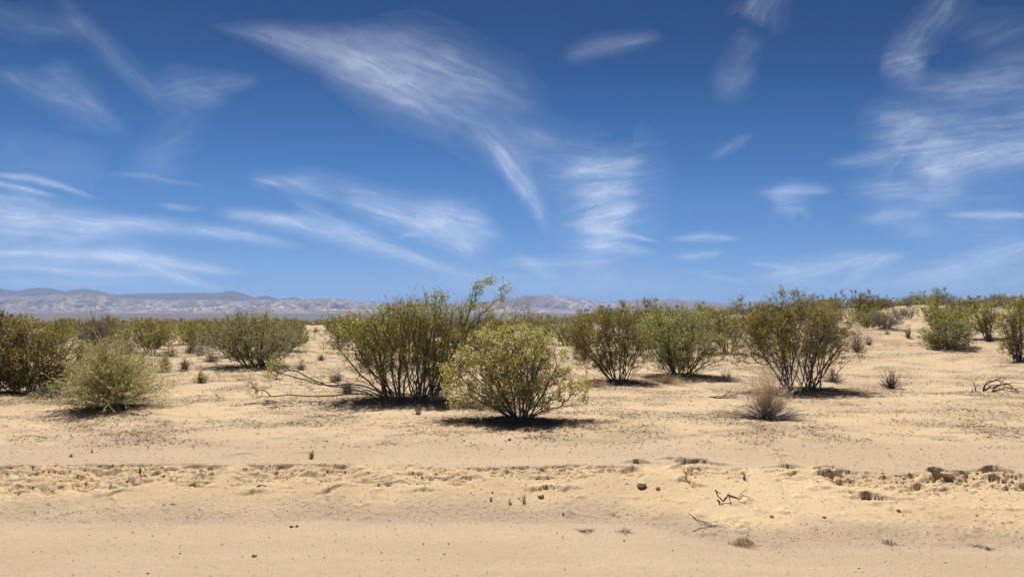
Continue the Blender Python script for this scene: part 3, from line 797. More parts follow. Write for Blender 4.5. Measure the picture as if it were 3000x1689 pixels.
def build_shrub(rng, roots, tips, lumps, n_nodes, n_leaves, leaf=(.018, .009), rt=.0022, rmax=.028, twig_len=.13, ntw=3, bf=.35, vase=.25,
                wiggle=.035, center=None, up=.5, leaf_on=3, straight=1.0, spread=.02, alpha=.5, leafmin=0, gap=1.0):
    P, par, sid, cnt, has = grow(rng, roots, tips, lumps, n_nodes, bf, 9, wiggle, vase, straight)
    rad = np.minimum(rt * cnt ** alpha, rmax)
    e = np.where(par >= 0)[0]
    p0, p1 = P[par[e]], P[e]
    pr = rad[par[e]]; r1 = rad[e]; r0 = np.minimum(pr, r1 * 1.7)
    term = np.where(~has)[0]
    c = P.mean(0) if center is None else np.array(center)
    T0 = np.repeat(term, ntw)
    d = P[T0] - c; d[:, 2] = np.abs(d[:, 2]) * .6; d /= np.linalg.norm(d, axis=1, keepdims=True) + 1e-6
    d = d * .6 + np.array([0, 0, up]) + rng.normal(size=d.shape) * .55; d /= np.linalg.norm(d, axis=1, keepdims=True)
    L = twig_len * rng.uniform(.4, 1.2, len(T0))
    mid = P[T0] + d * L[:, None] * .5 + rng.normal(size=d.shape) * .008; end = mid + (d + rng.normal(size=d.shape) * .25) * L[:, None] * .5
    end[:, 2] = np.maximum(end[:, 2], .01); mid[:, 2] = np.maximum(mid[:, 2], .01)
    tw0 = np.concatenate([P[T0], mid]); tw1 = np.concatenate([mid, end]); twr = np.full(len(tw0), rt * .75)
    # leaves: along twigs and thin edges
    thin = e[cnt[e] <= leaf_on]
    S0 = np.concatenate([tw0, tw0, P[par[thin]]]); S1 = np.concatenate([tw1, tw1, P[thin]])
    wt = rng.lognormal(0, .75, len(S0)); k = rng.choice(len(S0), n_leaves, p=wt / wt.sum()); u = rng.uniform(0, 1, n_leaves)[:, None]
    C = S0[k] + (S1[k] - S0[k]) * u + rng.normal(size=(n_leaves, 3)) * spread
    C[:, 2] = np.maximum(C[:, 2], .01)
    dr = (S1 - S0)[k]; dr /= np.linalg.norm(dr, axis=1, keepdims=True) + 1e-6
    gp = fbm(C[:, 0] * 2.6 / gap, C[:, 1] * 2.6 / gap + C[:, 2] * 1.1, 2, 777) + fbm(C[:, 2] * 3.0 / gap, C[:, 0] * 2.2 / gap, 2, 778); kp = gp + rng.normal(0, .10, n_leaves) > -.17; C, dr = C[kp], dr[kp]; n_leaves = len(C)
    if leafmin:
        rr_ = np.hypot(C[:, 0], C[:, 1]); kp = C[:, 2] > leafmin * (1 - .75 * np.clip(rr_ / 1.3, 0, 1)) * rng.uniform(.55, 1.25, n_leaves); C, dr = C[kp], dr[kp]; n_leaves = len(C)
    LV, LQ = cards(rng, C, leaf[0], leaf[1], dr)
    clump = fbm(C[:, 0] * 5 + C[:, 2] * 3, C[:, 1] * 5 - C[:, 2] * 4, 2, int(rng.integers(1, 999)))
    var = np.clip(.45 + .55 * clump + rng.normal(size=n_leaves) * .24, 0, 1)
    return dict(P=P, e=e, p0=p0, p1=p1, r0=r0, r1=r1, sid=sid[e], tw0=tw0, tw1=tw1, twr=twr, LV=LV, LQ=LQ, var=var, tips=end, C=C)

def px_local(key, px, py):
    """photo pixel -> local x, z in the upright plane through the thing's base"""
    x, y = SPOTS[key][:2]
    d = ray(px, py); t = y / d[1]
    return d[0] * t - x, CAMZ + d[2] * t - gz(x, y)
def crown(key, L, depth=.8, seed=0):
    """lumps given in photo pixels (cx, cy, rx, rz[, dy]) -> metres"""
    x, y = SPOTS[key][:2]; s = y / F
    rng = np.random.default_rng(seed); out = []
    for l in L:
        lx, lz = px_local(key, l[0], l[1]); dy = l[4] if len(l) > 4 else 0
        rx, rz = l[2] * s, l[3] * s
        out.append((lx, dy, lz, rx, max(rx, rz) * depth, rz))
    return out

def assemble(key, name, label, cat, res, leafmat, barkmat, group=None, seeds=0, flowers=0, thick=.0065, rng=None, pod=.0075, var_bias=0.):
    x, y = SPOTS[key][:2]
    root = bpy.data.objects.new(name, None); COL.objects.link(root)
    root.location = (x, y, gz(x, y, True) - .01); root.empty_display_size = .2
    root['label'] = label; root['category'] = cat
    if group: root['group'] = group
    big = res['r1'] > thick
    for s in np.unique(res['sid']):
        m = big & (res['sid'] == s)
        if m.sum() < 2: big[m] = False; continue
        V, Q = tubes(res['p0'][m], res['p1'][m], res['r0'][m], res['r1'][m], 5)
        v = np.clip(np.repeat(rng.uniform(0, 1) * .5 + rng.uniform(0, .5, m.sum()), 5), 0, 1)
        link('stem', make_mesh('stem', V, quads=Q, mat=barkmat, smooth=True, attrs={'var': ('FACE', v)}), root)
    m = ~big
    p0 = np.concatenate([res['p0'][m], res['tw0']]); p1 = np.concatenate([res['p1'][m], res['tw1']])
    r0 = np.concatenate([res['r0'][m], res['twr']]); r1 = np.concatenate([res['r1'][m], res['twr'] * .7])
    V, Q = tubes(p0, p1, r0, r1, 3)
    v = np.repeat(np.clip(rng.normal(.45, .3, len(p0)), 0, 1), 3)
    link('twigs', make_mesh('twigs', V, quads=Q, mat=barkmat, attrs={'var': ('FACE', v)}), root, kind='stuff')
    if len(res['LV']):
        link('leaves', make_mesh('leaves', res['LV'], quads=res['LQ'], mat=leafmat, attrs={'var': ('FACE', np.clip(res['var'] + var_bias, 0, 1))}), root, kind='stuff')
    if seeds:
        C = res['C'][rng.integers(0, len(res['C']), seeds)] + rng.normal(size=(seeds, 3)) * .012
        V, T = octs(rng, C, rng.uniform(pod * .6, pod * 1.2, seeds))
        link('seed_pods', make_mesh('seed_pods', V, tris=T, mat=MAT['seed'], smooth=True, attrs={'var': ('FACE', np.repeat(rng.uniform(0, 1, seeds), 8))}), root, kind='stuff')
    if flowers:
        cc = res['C'][rng.integers(0, len(res['C']), flowers)]
        C = cc + rng.normal(size=(flowers, 3)) * .015
        V, Q = cards(rng, np.repeat(C, 3, 0), .022, .014)
        link('flowers', make_mesh('flowers', V, quads=Q, mat=MAT['flower'], attrs={'var': ('FACE', rng.uniform(0, 1, len(Q)))}), root, kind='stuff')
    return root

def auto_tips(rng, lumps, n, low=0.15):
    W = np.array([l[3] * l[5] for l in lumps], float); W /= W.sum()
    out = []
    for k in range(n):
        l = lumps[rng.choice(len(lumps), p=W)]
        d = rng.normal(size=3); d /= np.linalg.norm(d); d[2] = abs(d[2]) * (1 - low) + low * d[2]
        f = rng.uniform(.55, .95)
        out.append((l[0] + d[0] * l[3] * f, l[1] + d[1] * l[4] * f, max(.12, l[2] + d[2] * l[5] * f)))
    return out
def hand_shrub(key, name, label, lumps_px, leafmat, barkmat, nodes, leaves, seed, nstems=12, root_r=.12, rjit=.8, sprigs=(), dead_low=(), depth=.8, cat='bush', thick=.0065, seeds=0, flowers=0, group=None, arms=(), pod=.0075, **kw):
    rng = np.random.default_rng(seed)
    lumps = crown(key, lumps_px, depth)
    tips = auto_tips(rng, lumps, nstems)
    for sp in sprigs:                       # shoots that stand out of the crown, with a small tuft each
        lx, lz = px_local(key, sp[0], sp[1]); dy = rng.uniform(-.3, .3); s = SPOTS[key][1] / F
        tips.append((lx, dy, lz))
        rr = (sp[2] if len(sp) > 2 else 16) * s
        lumps.append((lx, dy, lz - rr * .3, rr, rr * .8, rr * 1.1, rr * rr * (1.6 * rr + .22)))
    for sp in arms:                         # boughs without a tuft of their own
        lx, lz = px_local(key, sp[0], sp[1]); tips.append((lx, sp[2] if len(sp) > 2 else 0, max(lz, .03)))
    roots = []
    for tp in tips:
        a = math.atan2(tp[1], tp[0]) + rng.normal() * rjit; rr = root_r * rng.uniform(.25, 1)
        roots.append((math.cos(a) * rr, math.sin(a) * rr * .8, -.03))
    res = build_shrub(rng, roots, tips, lumps, nodes, leaves, **kw)
    o = assemble(key, name, label, cat, res, leafmat, barkmat, group, seeds, flowers, thick, rng, pod)
    return o

def fan_shrub(key, name, label, hw, ht, n, seed, stemmat, leafmat=None, leaves=0, cat='bush', r=.0022, leaf=(.016, .005), curve=.35, branchlets=2, base_r=.08, elp=.8, low=.0, split=False, heads=None, nheads=0, group=None, seg=5, lean=0, bl=.28):
    """fine-stemmed plant: many thin arching stems from one base"""
    rng = np.random.default_rng(seed)
    th = rng.uniform(0, 6.283, n); el = rng.uniform(0, 1, n) ** elp
    rag = 1 + .22 * np.sin(th * 3 + seed) + .12 * np.sin(th * 7 + seed * 2)
    rad = hw * rag * rng.uniform(.4, 1.12, n) * np.cos(el * 1.45) ; zz = ht * (low + (1 - low) * np.sin(el * 1.5)) * rng.uniform(.5, 1.12, n) * (1 + .18 * np.sin(th * 2 + seed))
    tip = np.stack([np.cos(th) * rad + lean * zz, np.sin(th) * rad, zz], 1)
    b = np.stack([np.cos(th) * base_r * rng.uniform(0, 1, n), np.sin(th) * base_r * rng.uniform(0, 1, n), np.full(n, -.01)], 1)
    u = np.linspace(0, 1, seg + 1)
    pts = b[:, None] + (tip - b)[:, None] * np.stack([u ** (1 + curve * .4), u ** (1 + curve * .4), u ** (1 - curve * .35)], 1)[None]
    pts[:, 1:] += np.cumsum(rng.normal(size=(n, seg, 3)) * .018 * ht, 1) * .6
    pts[:, :, 2] = np.maximum(pts[:, :, 2], .0)
    p0 = pts[:, :-1].reshape(-1, 3); p1 = pts[:, 1:].reshape(-1, 3)
    rr = r * (1.25 - .8 * u); r0 = np.tile(rr[:-1], n); r1 = np.tile(rr[1:], n)
    # branchlets from upper joints
    bi = rng.integers(0, n, n * branchlets); bu = rng.integers(max(1, seg // 2), seg + 1, n * branchlets)
    q0 = pts[bi, bu]; dd = pts[bi, bu] - pts[bi, bu - 1]; dd /= np.linalg.norm(dd, axis=1, keepdims=True) + 1e-6
    dd = dd + rng.normal(size=dd.shape) * .5; q1 = q0 + dd * ht * bl * rng.uniform(.4, 1, len(q0))[:, None]; q1[:, 2] = np.maximum(q1[:, 2], .005)
    a0 = np.concatenate([p0, q0]); a1 = np.concatenate([p1, q1]); b0 = np.concatenate([r0, np.full(len(q0), r * .6)]); b1 = np.concatenate([r1, np.full(len(q0), r * .4)])
    x, y = SPOTS[key][:2]
    V, Q = tubes(a0, a1, b0, b1, 3)
    v = np.repeat(np.clip(rng.normal(.5, .3, len(a0)), 0, 1), 3)
    root = bpy.data.objects.new(name, None); COL.objects.link(root)
    root.location = (x, y, gz(x, y, True)); root['label'] = label; root['category'] = cat
    if group: root['group'] = group
    link('twigs', make_mesh('twigs', V, quads=Q, mat=stemmat, attrs={'var': ('FACE', v)}), root, kind='stuff')
    if leaves:
        S0 = np.concatenate([p0[len(p0) // 3:], q0, q0]); S1 = np.concatenate([p1[len(p1) // 3:], q1, q1])
        k = rng.integers(0, len(S0), leaves); uu = rng.uniform(0, 1, leaves)[:, None]
        C = S0[k] + (S1[k] - S0[k]) * uu + rng.normal(size=(leaves, 3)) * .008; C[:, 2] = np.maximum(C[:, 2], .01)
        dr = (S1 - S0)[k]; dr /= np.linalg.norm(dr, axis=1, keepdims=True) + 1e-6
        LV, LQ = cards(rng, C, leaf[0], leaf[1], dr)
        link('leaves', make_mesh('leaves', LV, quads=LQ, mat=leafmat, attrs={'var': ('FACE', np.clip(rng.normal(.5, .28, leaves), 0, 1))}), root, kind='stuff')
    if heads:
        k = rng.integers(0, len(q1), nheads); C = q0[k] + (q1[k] - q0[k]) * rng.uniform(.3, 1.1, nheads)[:, None] + rng.normal(size=(nheads, 3)) * .012
        LV, LQ = cards(rng, C, .014, .008)
        link('seed_heads', make_mesh('seed_heads', LV, quads=LQ, mat=heads, attrs={'var': ('FACE', rng.uniform(0, 1, nheads))}), root, kind='stuff')
    return root

def at_px(key, px, py): x, y = ground_at(px, py); SPOTS[key] = (x, y, px, py); return y / F

exec_parts = []
# --- the near and middle bushes, one by one
hand_shrub('A', 'creosote_bush', 'bright yellow-green bush with yellow flowers and fuzzy pods, standing alone nearest the dirt bank', [
    (1490, 1050, 120, 66), (1390, 1065, 72, 52), (1440, 1010, 70, 42), (1540, 1000, 70, 38), (1600, 1055, 72, 60), (1335, 1110, 46, 50), (1345, 1160, 42, 36), (1410, 1150, 66, 40), (1520, 1110, 90, 50), (1640, 1110, 48, 40), (1662, 1165, 34, 42), (1700, 1130, 24, 36), (1708, 1165, 20, 30), (1560, 1165, 55, 30), (1500, 965, 30, 14), (1610, 1010, 30, 26), (1450, 1185, 45, 18)],
    MAT['leaf_bright'], MAT['bark'], 1900, 31000, 11, nstems=17, root_r=.11, depth=.85, leaf=(.026, .0155), twig_len=.13, ntw=4, seeds=5200, flowers=1100, leafmin=.14, pod=.013, thick=.0042, rt=.0013, rmax=.013, vase=.24, leaf_on=4, gap=.55,
    sprigs=[(1480, 958, 10), (1530, 958, 9), (1575, 975, 10), (1420, 975, 10), (1650, 1050, 12), (1310, 1075, 9), (1716, 1105, 9), (1345, 1055, 10)],
    arms=[(1640, 1215), (1420, 1185), (1700, 1175), (1335, 1150), (1600, 1205), (1670, 1200)])
hand_shrub('B', 'creosote_bush', 'largest olive bush, with a tall leaning bough and a long low branch reaching left', [
    (1150, 1010, 130, 85), (1060, 970, 110, 60), (1240, 960, 110, 80), (1320, 1020, 110, 90), (980, 985, 42, 60), (1360, 940, 85, 60), (1180, 930, 100, 45), (1070, 1050, 80, 50), (1440, 960, 60, 50), (1260, 1080, 90, 50)],
    MAT['leaf_olive'], MAT['bark'], 2700, 72000, 12, nstems=34, root_r=.50, rjit=1.3, depth=.75, leaf=(.029, .0155), twig_len=.19, ntw=4, gap=.9, thick=.0058, rt=.0016, rmax=.019, vase=.28, leafmin=.55, leaf_on=3, wiggle=.065,
    sprigs=[(1268, 868, 24), (1300, 880, 18), (1430, 815, 18), (1400, 842, 20), (1380, 880, 22), (1475, 852, 24), (1455, 880, 18), (1490, 905, 20), (1525, 905, 22), (1410, 910, 26), (1340, 900, 22), (1045, 930, 16), (960, 960, 18), (780, 1060, 30), (810, 1090, 26), (750, 1110, 22), (770, 1145, 18), (840, 1065, 22), (1150, 905, 20), (1220, 895, 18)],
    arms=[(985, 1192), (1010, 1150), (880, 1095), (900, 1075), (1060, 1150), (1085, 1110), (960, 1125)])
hand_shrub('C', 'creosote_bush', 'wide olive bush with bare grey fanning stems, behind the small dry straw-topped bush', [
    (2320, 990, 170, 75), (2200, 1000, 85, 70), (2440, 990, 80, 75), (2330, 930, 130, 48), (2160, 1050, 45, 38), (2490, 1030, 42, 45), (2250, 940, 70, 38), (2420, 930, 60, 32)],
    MAT['leaf_brown'], MAT['bark_pale'], 2300, 66000, 13, nstems=34, root_r=.42, depth=.7, leaf=(.028, .015), twig_len=.20, ntw=4, gap=.9, thick=.0058, rt=.0015, rmax=.0115, vase=.28, leafmin=.80, wiggle=.045,
    sprigs=[(2330, 865, 18), (2350, 885, 20), (2288, 872, 16), (2270, 885, 14), (2180, 888, 16), (2380, 895, 18), (2460, 905, 18), (2240, 905, 14), (2500, 930, 16)],
    arms=[(2480, 1165), (2440, 1150), (2290, 1110), (2400, 1100), (2230, 1090), (2300, 1075)])
hand_shrub('D', 'creosote_bush', 'rounded olive bush with open dark stems, left of the denser greyer bush it touches', [
    (1790, 1000, 115, 70), (1740, 985, 75, 55), (1850, 980, 65, 55), (1780, 945, 85, 32), (1700, 1035, 46, 44), (1875, 1040, 45, 40), (1690, 985, 36, 40), (1745, 1060, 60, 30)],
    MAT['leaf_brown'], MAT['bark'], 1500, 43000, 14, nstems=18, root_r=.2, depth=.75, leaf=(.027, .015), twig_len=.18, ntw=4, leafmin=.30, rt=.0016, rmax=.011, sprigs=[(1760, 925, 14), (1690, 960, 14)], arms=[(1720, 1095), (1860, 1090)])
hand_shrub('E', 'creosote_bush', 'dense grey-green bush with low sideways stems, between the two olive bushes on the right', [
    (1985, 1000, 130, 70), (1930, 960, 60, 45), (2050, 980, 70, 62), (1990, 940, 100, 35), (2080, 1040, 45, 42), (1920, 1040, 50, 45), (2000, 1060, 80, 35), (2090, 1000, 42, 45), (1900, 1000, 45, 50), (2110, 1060, 36, 25)],
    MAT['leaf_green'], MAT['bark'], 1700, 48000, 15, nstems=22, root_r=.3, depth=.75, leaf=(.027, .015), twig_len=.19, ntw=4, leafmin=.15, rt=.0016, rmax=.012, vase=.3,
    sprigs=[(1917, 878, 16), (1925, 905, 16), (1865, 892, 12), (1840, 895, 9), (1960, 905, 14), (2040, 900, 14)], arms=[(2120, 1080), (2130, 1060), (1900, 1085), (2110, 1050), (1880, 1075)])
hand_shrub('Fb', 'creosote_bush', 'broad grey-green bush with tangled dead boughs, left of the largest olive bush', [
    (740, 1000, 140, 55), (660, 980, 80, 45), (820, 990, 70, 50), (730, 950, 90, 28), (620, 1020, 45, 45), (870, 1020, 38, 38), (780, 1040, 90, 30)],
    MAT['leaf_green'], MAT['bark'], 1600, 40000, 16, nstems=16, root_r=.25, depth=.7, leaf=(.031, .017), twig_len=.21, ntw=4, rt=.0019, rmax=.020,
    sprigs=[(700, 925, 14), (785, 912, 16), (730, 928, 12), (610, 945, 16), (660, 935, 12), (860, 948, 14)], arms=[(580, 1078, -.2), (600, 1072, -.3), (640, 1060, -.4), (880, 1065), (850, 1030), (650, 1078, -.3), (800, 1020, -.5), (830, 1025, -.5)])
hand_shrub('G', 'creosote_bush', 'big olive bush at the left edge, behind the yellow-green front shrub', [
    (60, 1060, 130, 75), (-40, 1040, 110, 90), (170, 1050, 100, 65), (30, 980, 75, 50), (110, 1110, 110, 42), (230, 1030, 60, 45), (-20, 1120, 60, 40), (40, 955, 40, 26), (280, 1055, 45, 30), (200, 1100, 70, 45), (60, 1010, 120, 50), (30, 935, 24, 10), (160, 990, 60, 30)],
    MAT['leaf_olive'], MAT['bark'], 2000, 55000, 17, nstems=16, root_r=.3, depth=.8, leaf=(.033, .018), twig_len=.18, ntw=4, gap=.9, rt=.0016, rmax=.014, sprigs=[(20, 928, 14), (60, 942, 14), (150, 985, 16), (215, 990, 14)], arms=[(130, 1150), (0, 1150), (200, 1130)])
# yellow-green front shrub: fine arching stems
fan_shrub('H', 'front_shrub', 'yellow-green feathery shrub with fine arching stems, foremost on the left', .92, .82, 520, 18, MAT['straw'], MAT['leaf_front'], 46000, r=.0022, leaf=(.026, .010), curve=.9, branchlets=7, base_r=.16, low=.12, seg=6, bl=.3)

# --- bushes of the middle distance
def mid(key, base, name, label, lumps_px, leafm, nodes, leaves, seed, barkm='bark', cat='bush', group=None, nst=12, rr=.2, lf=(.045, .024), sprigs=(), arms=(), depth=.8, **kw):
    at_px(key, *base)
    kw.setdefault('twig_len', .2)
    return hand_shrub(key, name, label, lumps_px, MAT[leafm], MAT[barkm], nodes, int(leaves * 1.35), seed, nstems=nst, root_r=rr, leaf=lf, ntw=3, rt=.0024, rmax=.020, thick=.010, sprigs=sprigs, arms=arms, depth=depth, cat=cat, group=group, **kw)
mid('I', (440, 1033), 'creosote_bush', 'brownish-olive bush with grey dead twigs at its foot, in the left belt', [(440, 975, 80, 32), (380, 985, 40, 30), (500, 985, 42, 30), (440, 950, 60, 16)], 'leaf_brown', 600, 9000, 31, arms=[(380, 1030), (500, 1032)])
mid('I2', (330, 1020), 'creosote_bush', 'olive bush between the grey wispy bush and the brownish one of the left belt', [(330, 972, 60, 24), (290, 965, 45, 18), (375, 965, 40, 20)], 'leaf_olive', 450, 6000, 32)
mid('I3', (545, 1008), 'creosote_bush', 'low olive bush half hidden by the broad grey-green one on its left side', [(540, 970, 55, 26), (580, 965, 40, 22), (500, 962, 42, 20)], 'leaf_olive', 450, 6000, 33)
mid('O', (2770, 1020), 'creosote_bush', 'lime-green dense round bush in front of a taller olive bush on the right', [(2770, 985, 72, 40), (2730, 1000, 36, 26), (2815, 990, 38, 34), (2775, 955, 50, 18)], 'leaf_lime', 900, 13000, 34, lf=(.038, .020), arms=[(2855, 1005), (2700, 1012)])
mid('P', (2748, 978), 'creosote_bush', 'taller olive bush directly behind the lime-green round bush', [(2745, 915, 55, 28), (2710, 895, 38, 14), (2790, 925, 42, 28), (2760, 945, 50, 22)], 'leaf_olive', 600, 8500, 35, sprigs=[(2742, 876, 8)])
mid('Q', (2895, 990), 'creosote_bush', 'slender olive bush with a bare leaning stem, between the lime-green bush and the right edge', [(2870, 930, 40, 38), (2900, 905, 36, 22), (2845, 950, 26, 20), (2905, 940, 30, 30)], 'leaf_olive', 600, 8000, 36, nst=8)
mid('Rr', (2995, 1055), 'creosote_bush', 'tall olive bush cut by the right edge of the view', [(2990, 940, 62, 52), (2950, 965, 36, 34), (2995, 900, 45, 22), (2965, 995, 30, 26), (3030, 1000, 60, 40)], 'leaf_olive', 1000, 14000, 37, nst=14, lf=(.034, .018), sprigs=[(2985, 878, 10), (2935, 1010, 18)], arms=[(2930, 1030), (2960, 1040)])
mid('S', (2592, 962), 'grey_bush', 'round grey bush in the gap right of the wide olive bush', [(2592, 940, 48, 20), (2570, 930, 32, 14), (2620, 940, 26, 17)], 'leaf_grey', 500, 5500, 38, 'grey_twig', lf=(.045, .014))
mid('S2', (2545, 955), 'creosote_bush', 'olive bush tucked against the right side of the wide fanning bush', [(2530, 925, 34, 24), (2545, 945, 26, 14)], 'leaf_brown', 350, 4500, 39)
mid('U', (1572, 992), 'grey_bush', 'blue-grey bush just above the crown of the flowering bush', [(1572, 968, 38, 24), (1550, 955, 28, 18), (1592, 975, 20, 18)], 'leaf_grey', 500, 5000, 40, 'grey_twig', lf=(.045, .014))
mid('U2', (1560, 958), 'creosote_bush', 'olive bush behind the blue-grey bush at the foot of the sandy path', [(1562, 930, 28, 22), (1540, 935, 20, 14)], 'leaf_olive', 350, 4500, 41)
mid('V1', (1665, 968), 'creosote_bush', 'low olive bush with dark foot, at the top of the sandy path', [(1655, 940, 28, 15), (1690, 950, 30, 18), (1715, 955, 26, 18)], 'leaf_olive', 450, 5500, 42)
mid('V2', (1700, 1020), 'creosote_bush', 'loose brownish bush leaning over the sandy path, left of the rounded olive bush', [(1705, 990, 30, 26), (1690, 1012, 22, 14)], 'leaf_brown', 350, 3800, 43)
mid('T1', (2130, 1035), 'creosote_bush', 'olive bush filling the gap between the dense grey-green and wide fanning bushes', [(2100, 935, 60, 30), (2150, 960, 50, 40), (2080, 975, 40, 35), (2130, 1000, 30, 25)], 'leaf_olive', 600, 8000, 44)
mid('G2', (-20, 1100), 'creosote_bush', 'brownish-olive bush behind the big olive one at the left edge', [(10, 985, 70, 40), (-60, 1000, 80, 60), (70, 1000, 60, 30)], 'leaf_brown', 600, 9000, 45)

def fan(key, base, name, label, w_px, h_px, n, seed, mat, leafm=None, leaves=0, **kw):
    s = at_px(key, *base)
    hw = w_px / 2 * s * 1.0; ht = h_px * s
    return fan_shrub(key, name, label, hw * 1.15, ht * 1.1, n, seed, MAT[mat], MAT[leafm] if leafm else None, leaves, **kw)
fan('J', (285, 1030), 'grey_bush', 'grey wispy bush with swept pale stems, in the left belt', 170, 80, 320, 51, 'grey_twig', 'leaf_grey', 5000, r=.004, leaf=(.05, .012), branchlets=5, curve=1)
fan('K1', (375, 1040), 'grey_bush', 'dark grey twiggy bush left of the brownish-olive bush foot', 56, 40, 160, 52, 'grey_twig', 'leaf_grey', 1200, r=.004, leaf=(.04, .012))
fan('K2', (560, 1030), 'grey_bush', 'small grey twiggy bush left of the broad grey-green bush', 50, 30, 120, 53, 'grey_twig', 'leaf_grey', 700, r=.004, leaf=(.04, .012))
fan('Lg', (482, 1090), 'small_bush', 'small fresh green wispy bush on bare sand in the left middle', 54, 46, 170, 54, 'straw', 'leaf_lime', 2600, r=.0026, leaf=(.035, .008))
fan('Mg', (541, 1087), 'small_bush', 'small dark grey bush beside the small fresh green one', 38, 34, 120, 55, 'grey_twig', 'leaf_grey', 600, r=.0032, leaf=(.02, .01))
fan('N1', (592, 1124), 'small_bush', 'tiny olive bush alone on the sand, lower left of the broad grey-green bush', 50, 30, 70, 56, 'bark', 'leaf_olive', 1000, r=.0025, leaf=(.024, .013), branchlets=3)
fan('N2', (415, 1055), 'dry_tuft', 'thin straw-coloured tuft below the brownish-olive bush of the left belt', 24, 24, 60, 57, 'straw', r=.003)
fan('N3', (940, 1056), 'small_bush', 'small spiky grey plant left of the largest olive bush', 30, 18, 80, 58, 'grey_twig', 'leaf_grey', 400, r=.003, leaf=(.03, .01))
fan('N4', (882, 1085), 'small_bush', 'grey twiggy plant right of the dead boughs of the broad grey-green bush', 46, 24, 100, 59, 'grey_twig', r=.0028)
fan('N5', (1018, 1155), 'small_bush', 'grey twiggy plant under the low left boughs of the largest olive bush', 42, 30, 110, 60, 'grey_twig', 'leaf_grey', 500, r=.0026, leaf=(.018, .008))
fan('W', (2245, 1222), 'dry_bush', 'dry bush with grey foot and airy straw-coloured tops, in front of the wide fanning bush', 150, 112, 85, 61, 'straw', None, 0, r=.0020, curve=.1, branchlets=7, low=.45, heads=MAT['head'], nheads=9000, base_r=.06, bl=.26)
fan('W2', (2250, 1226), 'grey_bush', 'low grey twig cushion at the foot of the airy straw-coloured plant', 215, 62, 260, 62, 'grey_twig', None, 0, elp=2.0, r=.0028, curve=.3, branchlets=3, low=.0, base_r=.07)
fan('X1', (2612, 1138), 'dead_bush', 'dark dead twig bush standing alone on the right-hand flat', 84, 42, 70, 63, 'dead', r=.0042, curve=.2, branchlets=3, base_r=.05, seg=5)
fan('T2', (2660, 990), 'small_bush', 'small dark twiggy plant left of the lime-green bush', 34, 26, 80, 64, 'grey_twig', r=.004)
fan('T3', (2512, 1030), 'grey_bush', 'grey twiggy bush at the right foot of the wide fanning bush', 52, 50, 160, 65, 'grey_twig', 'leaf_grey', 900, r=.003, leaf=(.03, .01))
fan('T4', (2545, 1010), 'small_bush', 'smaller grey twiggy plant behind the foot of the wide fanning bush', 34, 26, 90, 66, 'grey_twig', r=.003)
fan('T5', (2600, 980), 'small_bush', 'very small grey plant below the round grey bush', 20, 10, 50, 67, 'grey_twig', r=.003)
fan('T6', (1955, 1120), 'dry_tuft', 'brown dry growth under the dense grey-green bush', 150, 26, 260, 68, 'straw', None, 0, r=.0022, branchlets=3)
fan('T7', (1640, 1000), 'small_bush', 'small grey plant beside the sandy path', 22, 22, 60, 69, 'grey_twig', r=.003)
fan('T8', (1712, 1055), 'grey_bush', 'grey-blue small bush under the left side of the rounded olive bush', 44, 34, 130, 70, 'grey_twig', 'leaf_grey', 700, r=.0028, leaf=(.03, .01))
fan('T9', (2880, 975), 'grey_bush', 'low grey bush behind the slender leaning olive bush', 60, 26, 120, 71, 'grey_twig', 'leaf_grey', 600, r=.004, leaf=(.03, .012))
fan('Ta', (2900, 1000), 'dead_bush', 'dark dead twigs at the foot of the slender leaning olive bush', 60, 22, 80, 72, 'dead', r=.004)
fan('Tb', (925, 972), 'grey_bush', 'low whitish-grey bush on the far pale sand left of centre', 34, 12, 80, 73, 'grey_twig', r=.006)
fan('Tc', (590, 1028), 'small_bush', 'pale green tuft beside the small grey twiggy bush in the left middle', 22, 16, 60, 74, 'straw', 'leaf_grey', 300, r=.003, leaf=(.03, .01))
fan('Y0', (912, 1342), 'seedling', 'small dark green seedling on the pale berm top, left of centre', 22, 20, 40, 75, 'bark', 'leaf_olive', 220, r=.0014, leaf=(.012, .005), branchlets=2, base_r=.01)
fan('Y1', (207, 1338), 'seedling', 'tiny brown weed on the berm at the far left', 14, 12, 20, 76, 'dead', r=.0014, base_r=.01)
fan('Y2', (270, 1325), 'seedling', 'tiny upright dark weed on the left berm', 9, 14, 12, 77, 'dead', r=.0015, base_r=.01)
fan('Y3', (410, 1390), 'seedling', 'brown dry weed growing out of the crumbling left bank', 20, 18, 24, 78, 'dead', r=.0016, base_r=.01)
fan('Y4', (2180, 1403), 'seedling', 'dark dry weed on the crumbled bank above the driftwood twig', 14, 18, 24, 79, 'dead', r=.0016, base_r=.01)
fan('Y5', (2180, 1592), 'dry_tuft', 'matted brown dry tuft at the toe of the bank, below the driftwood twig', 78, 14, 230, 80, 'straw', None, 0, r=.0015, low=0, curve=.1, base_r=.10)
fan('Y6', (1830, 1560), 'dry_tuft', 'sparse dry tuft on the gravel at the toe of the bank, right of centre', 60, 9, 70, 81, 'grey_twig', r=.0012, low=0, base_r=.05)
fan('Y7', (1720, 1558), 'dry_tuft', 'very low dry tuft on the gravel left of the sparse one', 70, 7, 70, 82, 'grey_twig', r=.0012, low=0, base_r=.06)
fan('Y8', (2605, 1590), 'dry_tuft', 'faint grey dry tuft at the toe of the right-hand bank', 60, 9, 70, 83, 'grey_twig', r=.0012, low=0, base_r=.06)
fan('Y9', (2880, 1604), 'dry_tuft', 'low dry tuft near the right edge at the toe of the bank', 80, 6, 70, 84, 'dead', r=.0012, low=0, base_r=.08)
fan('Ya', (1536, 1470), 'dry_tuft', 'brown dead weed stalks leaning on the middle of the sand bank', 24, 26, 26, 85, 'straw', r=.0014, base_r=.01)
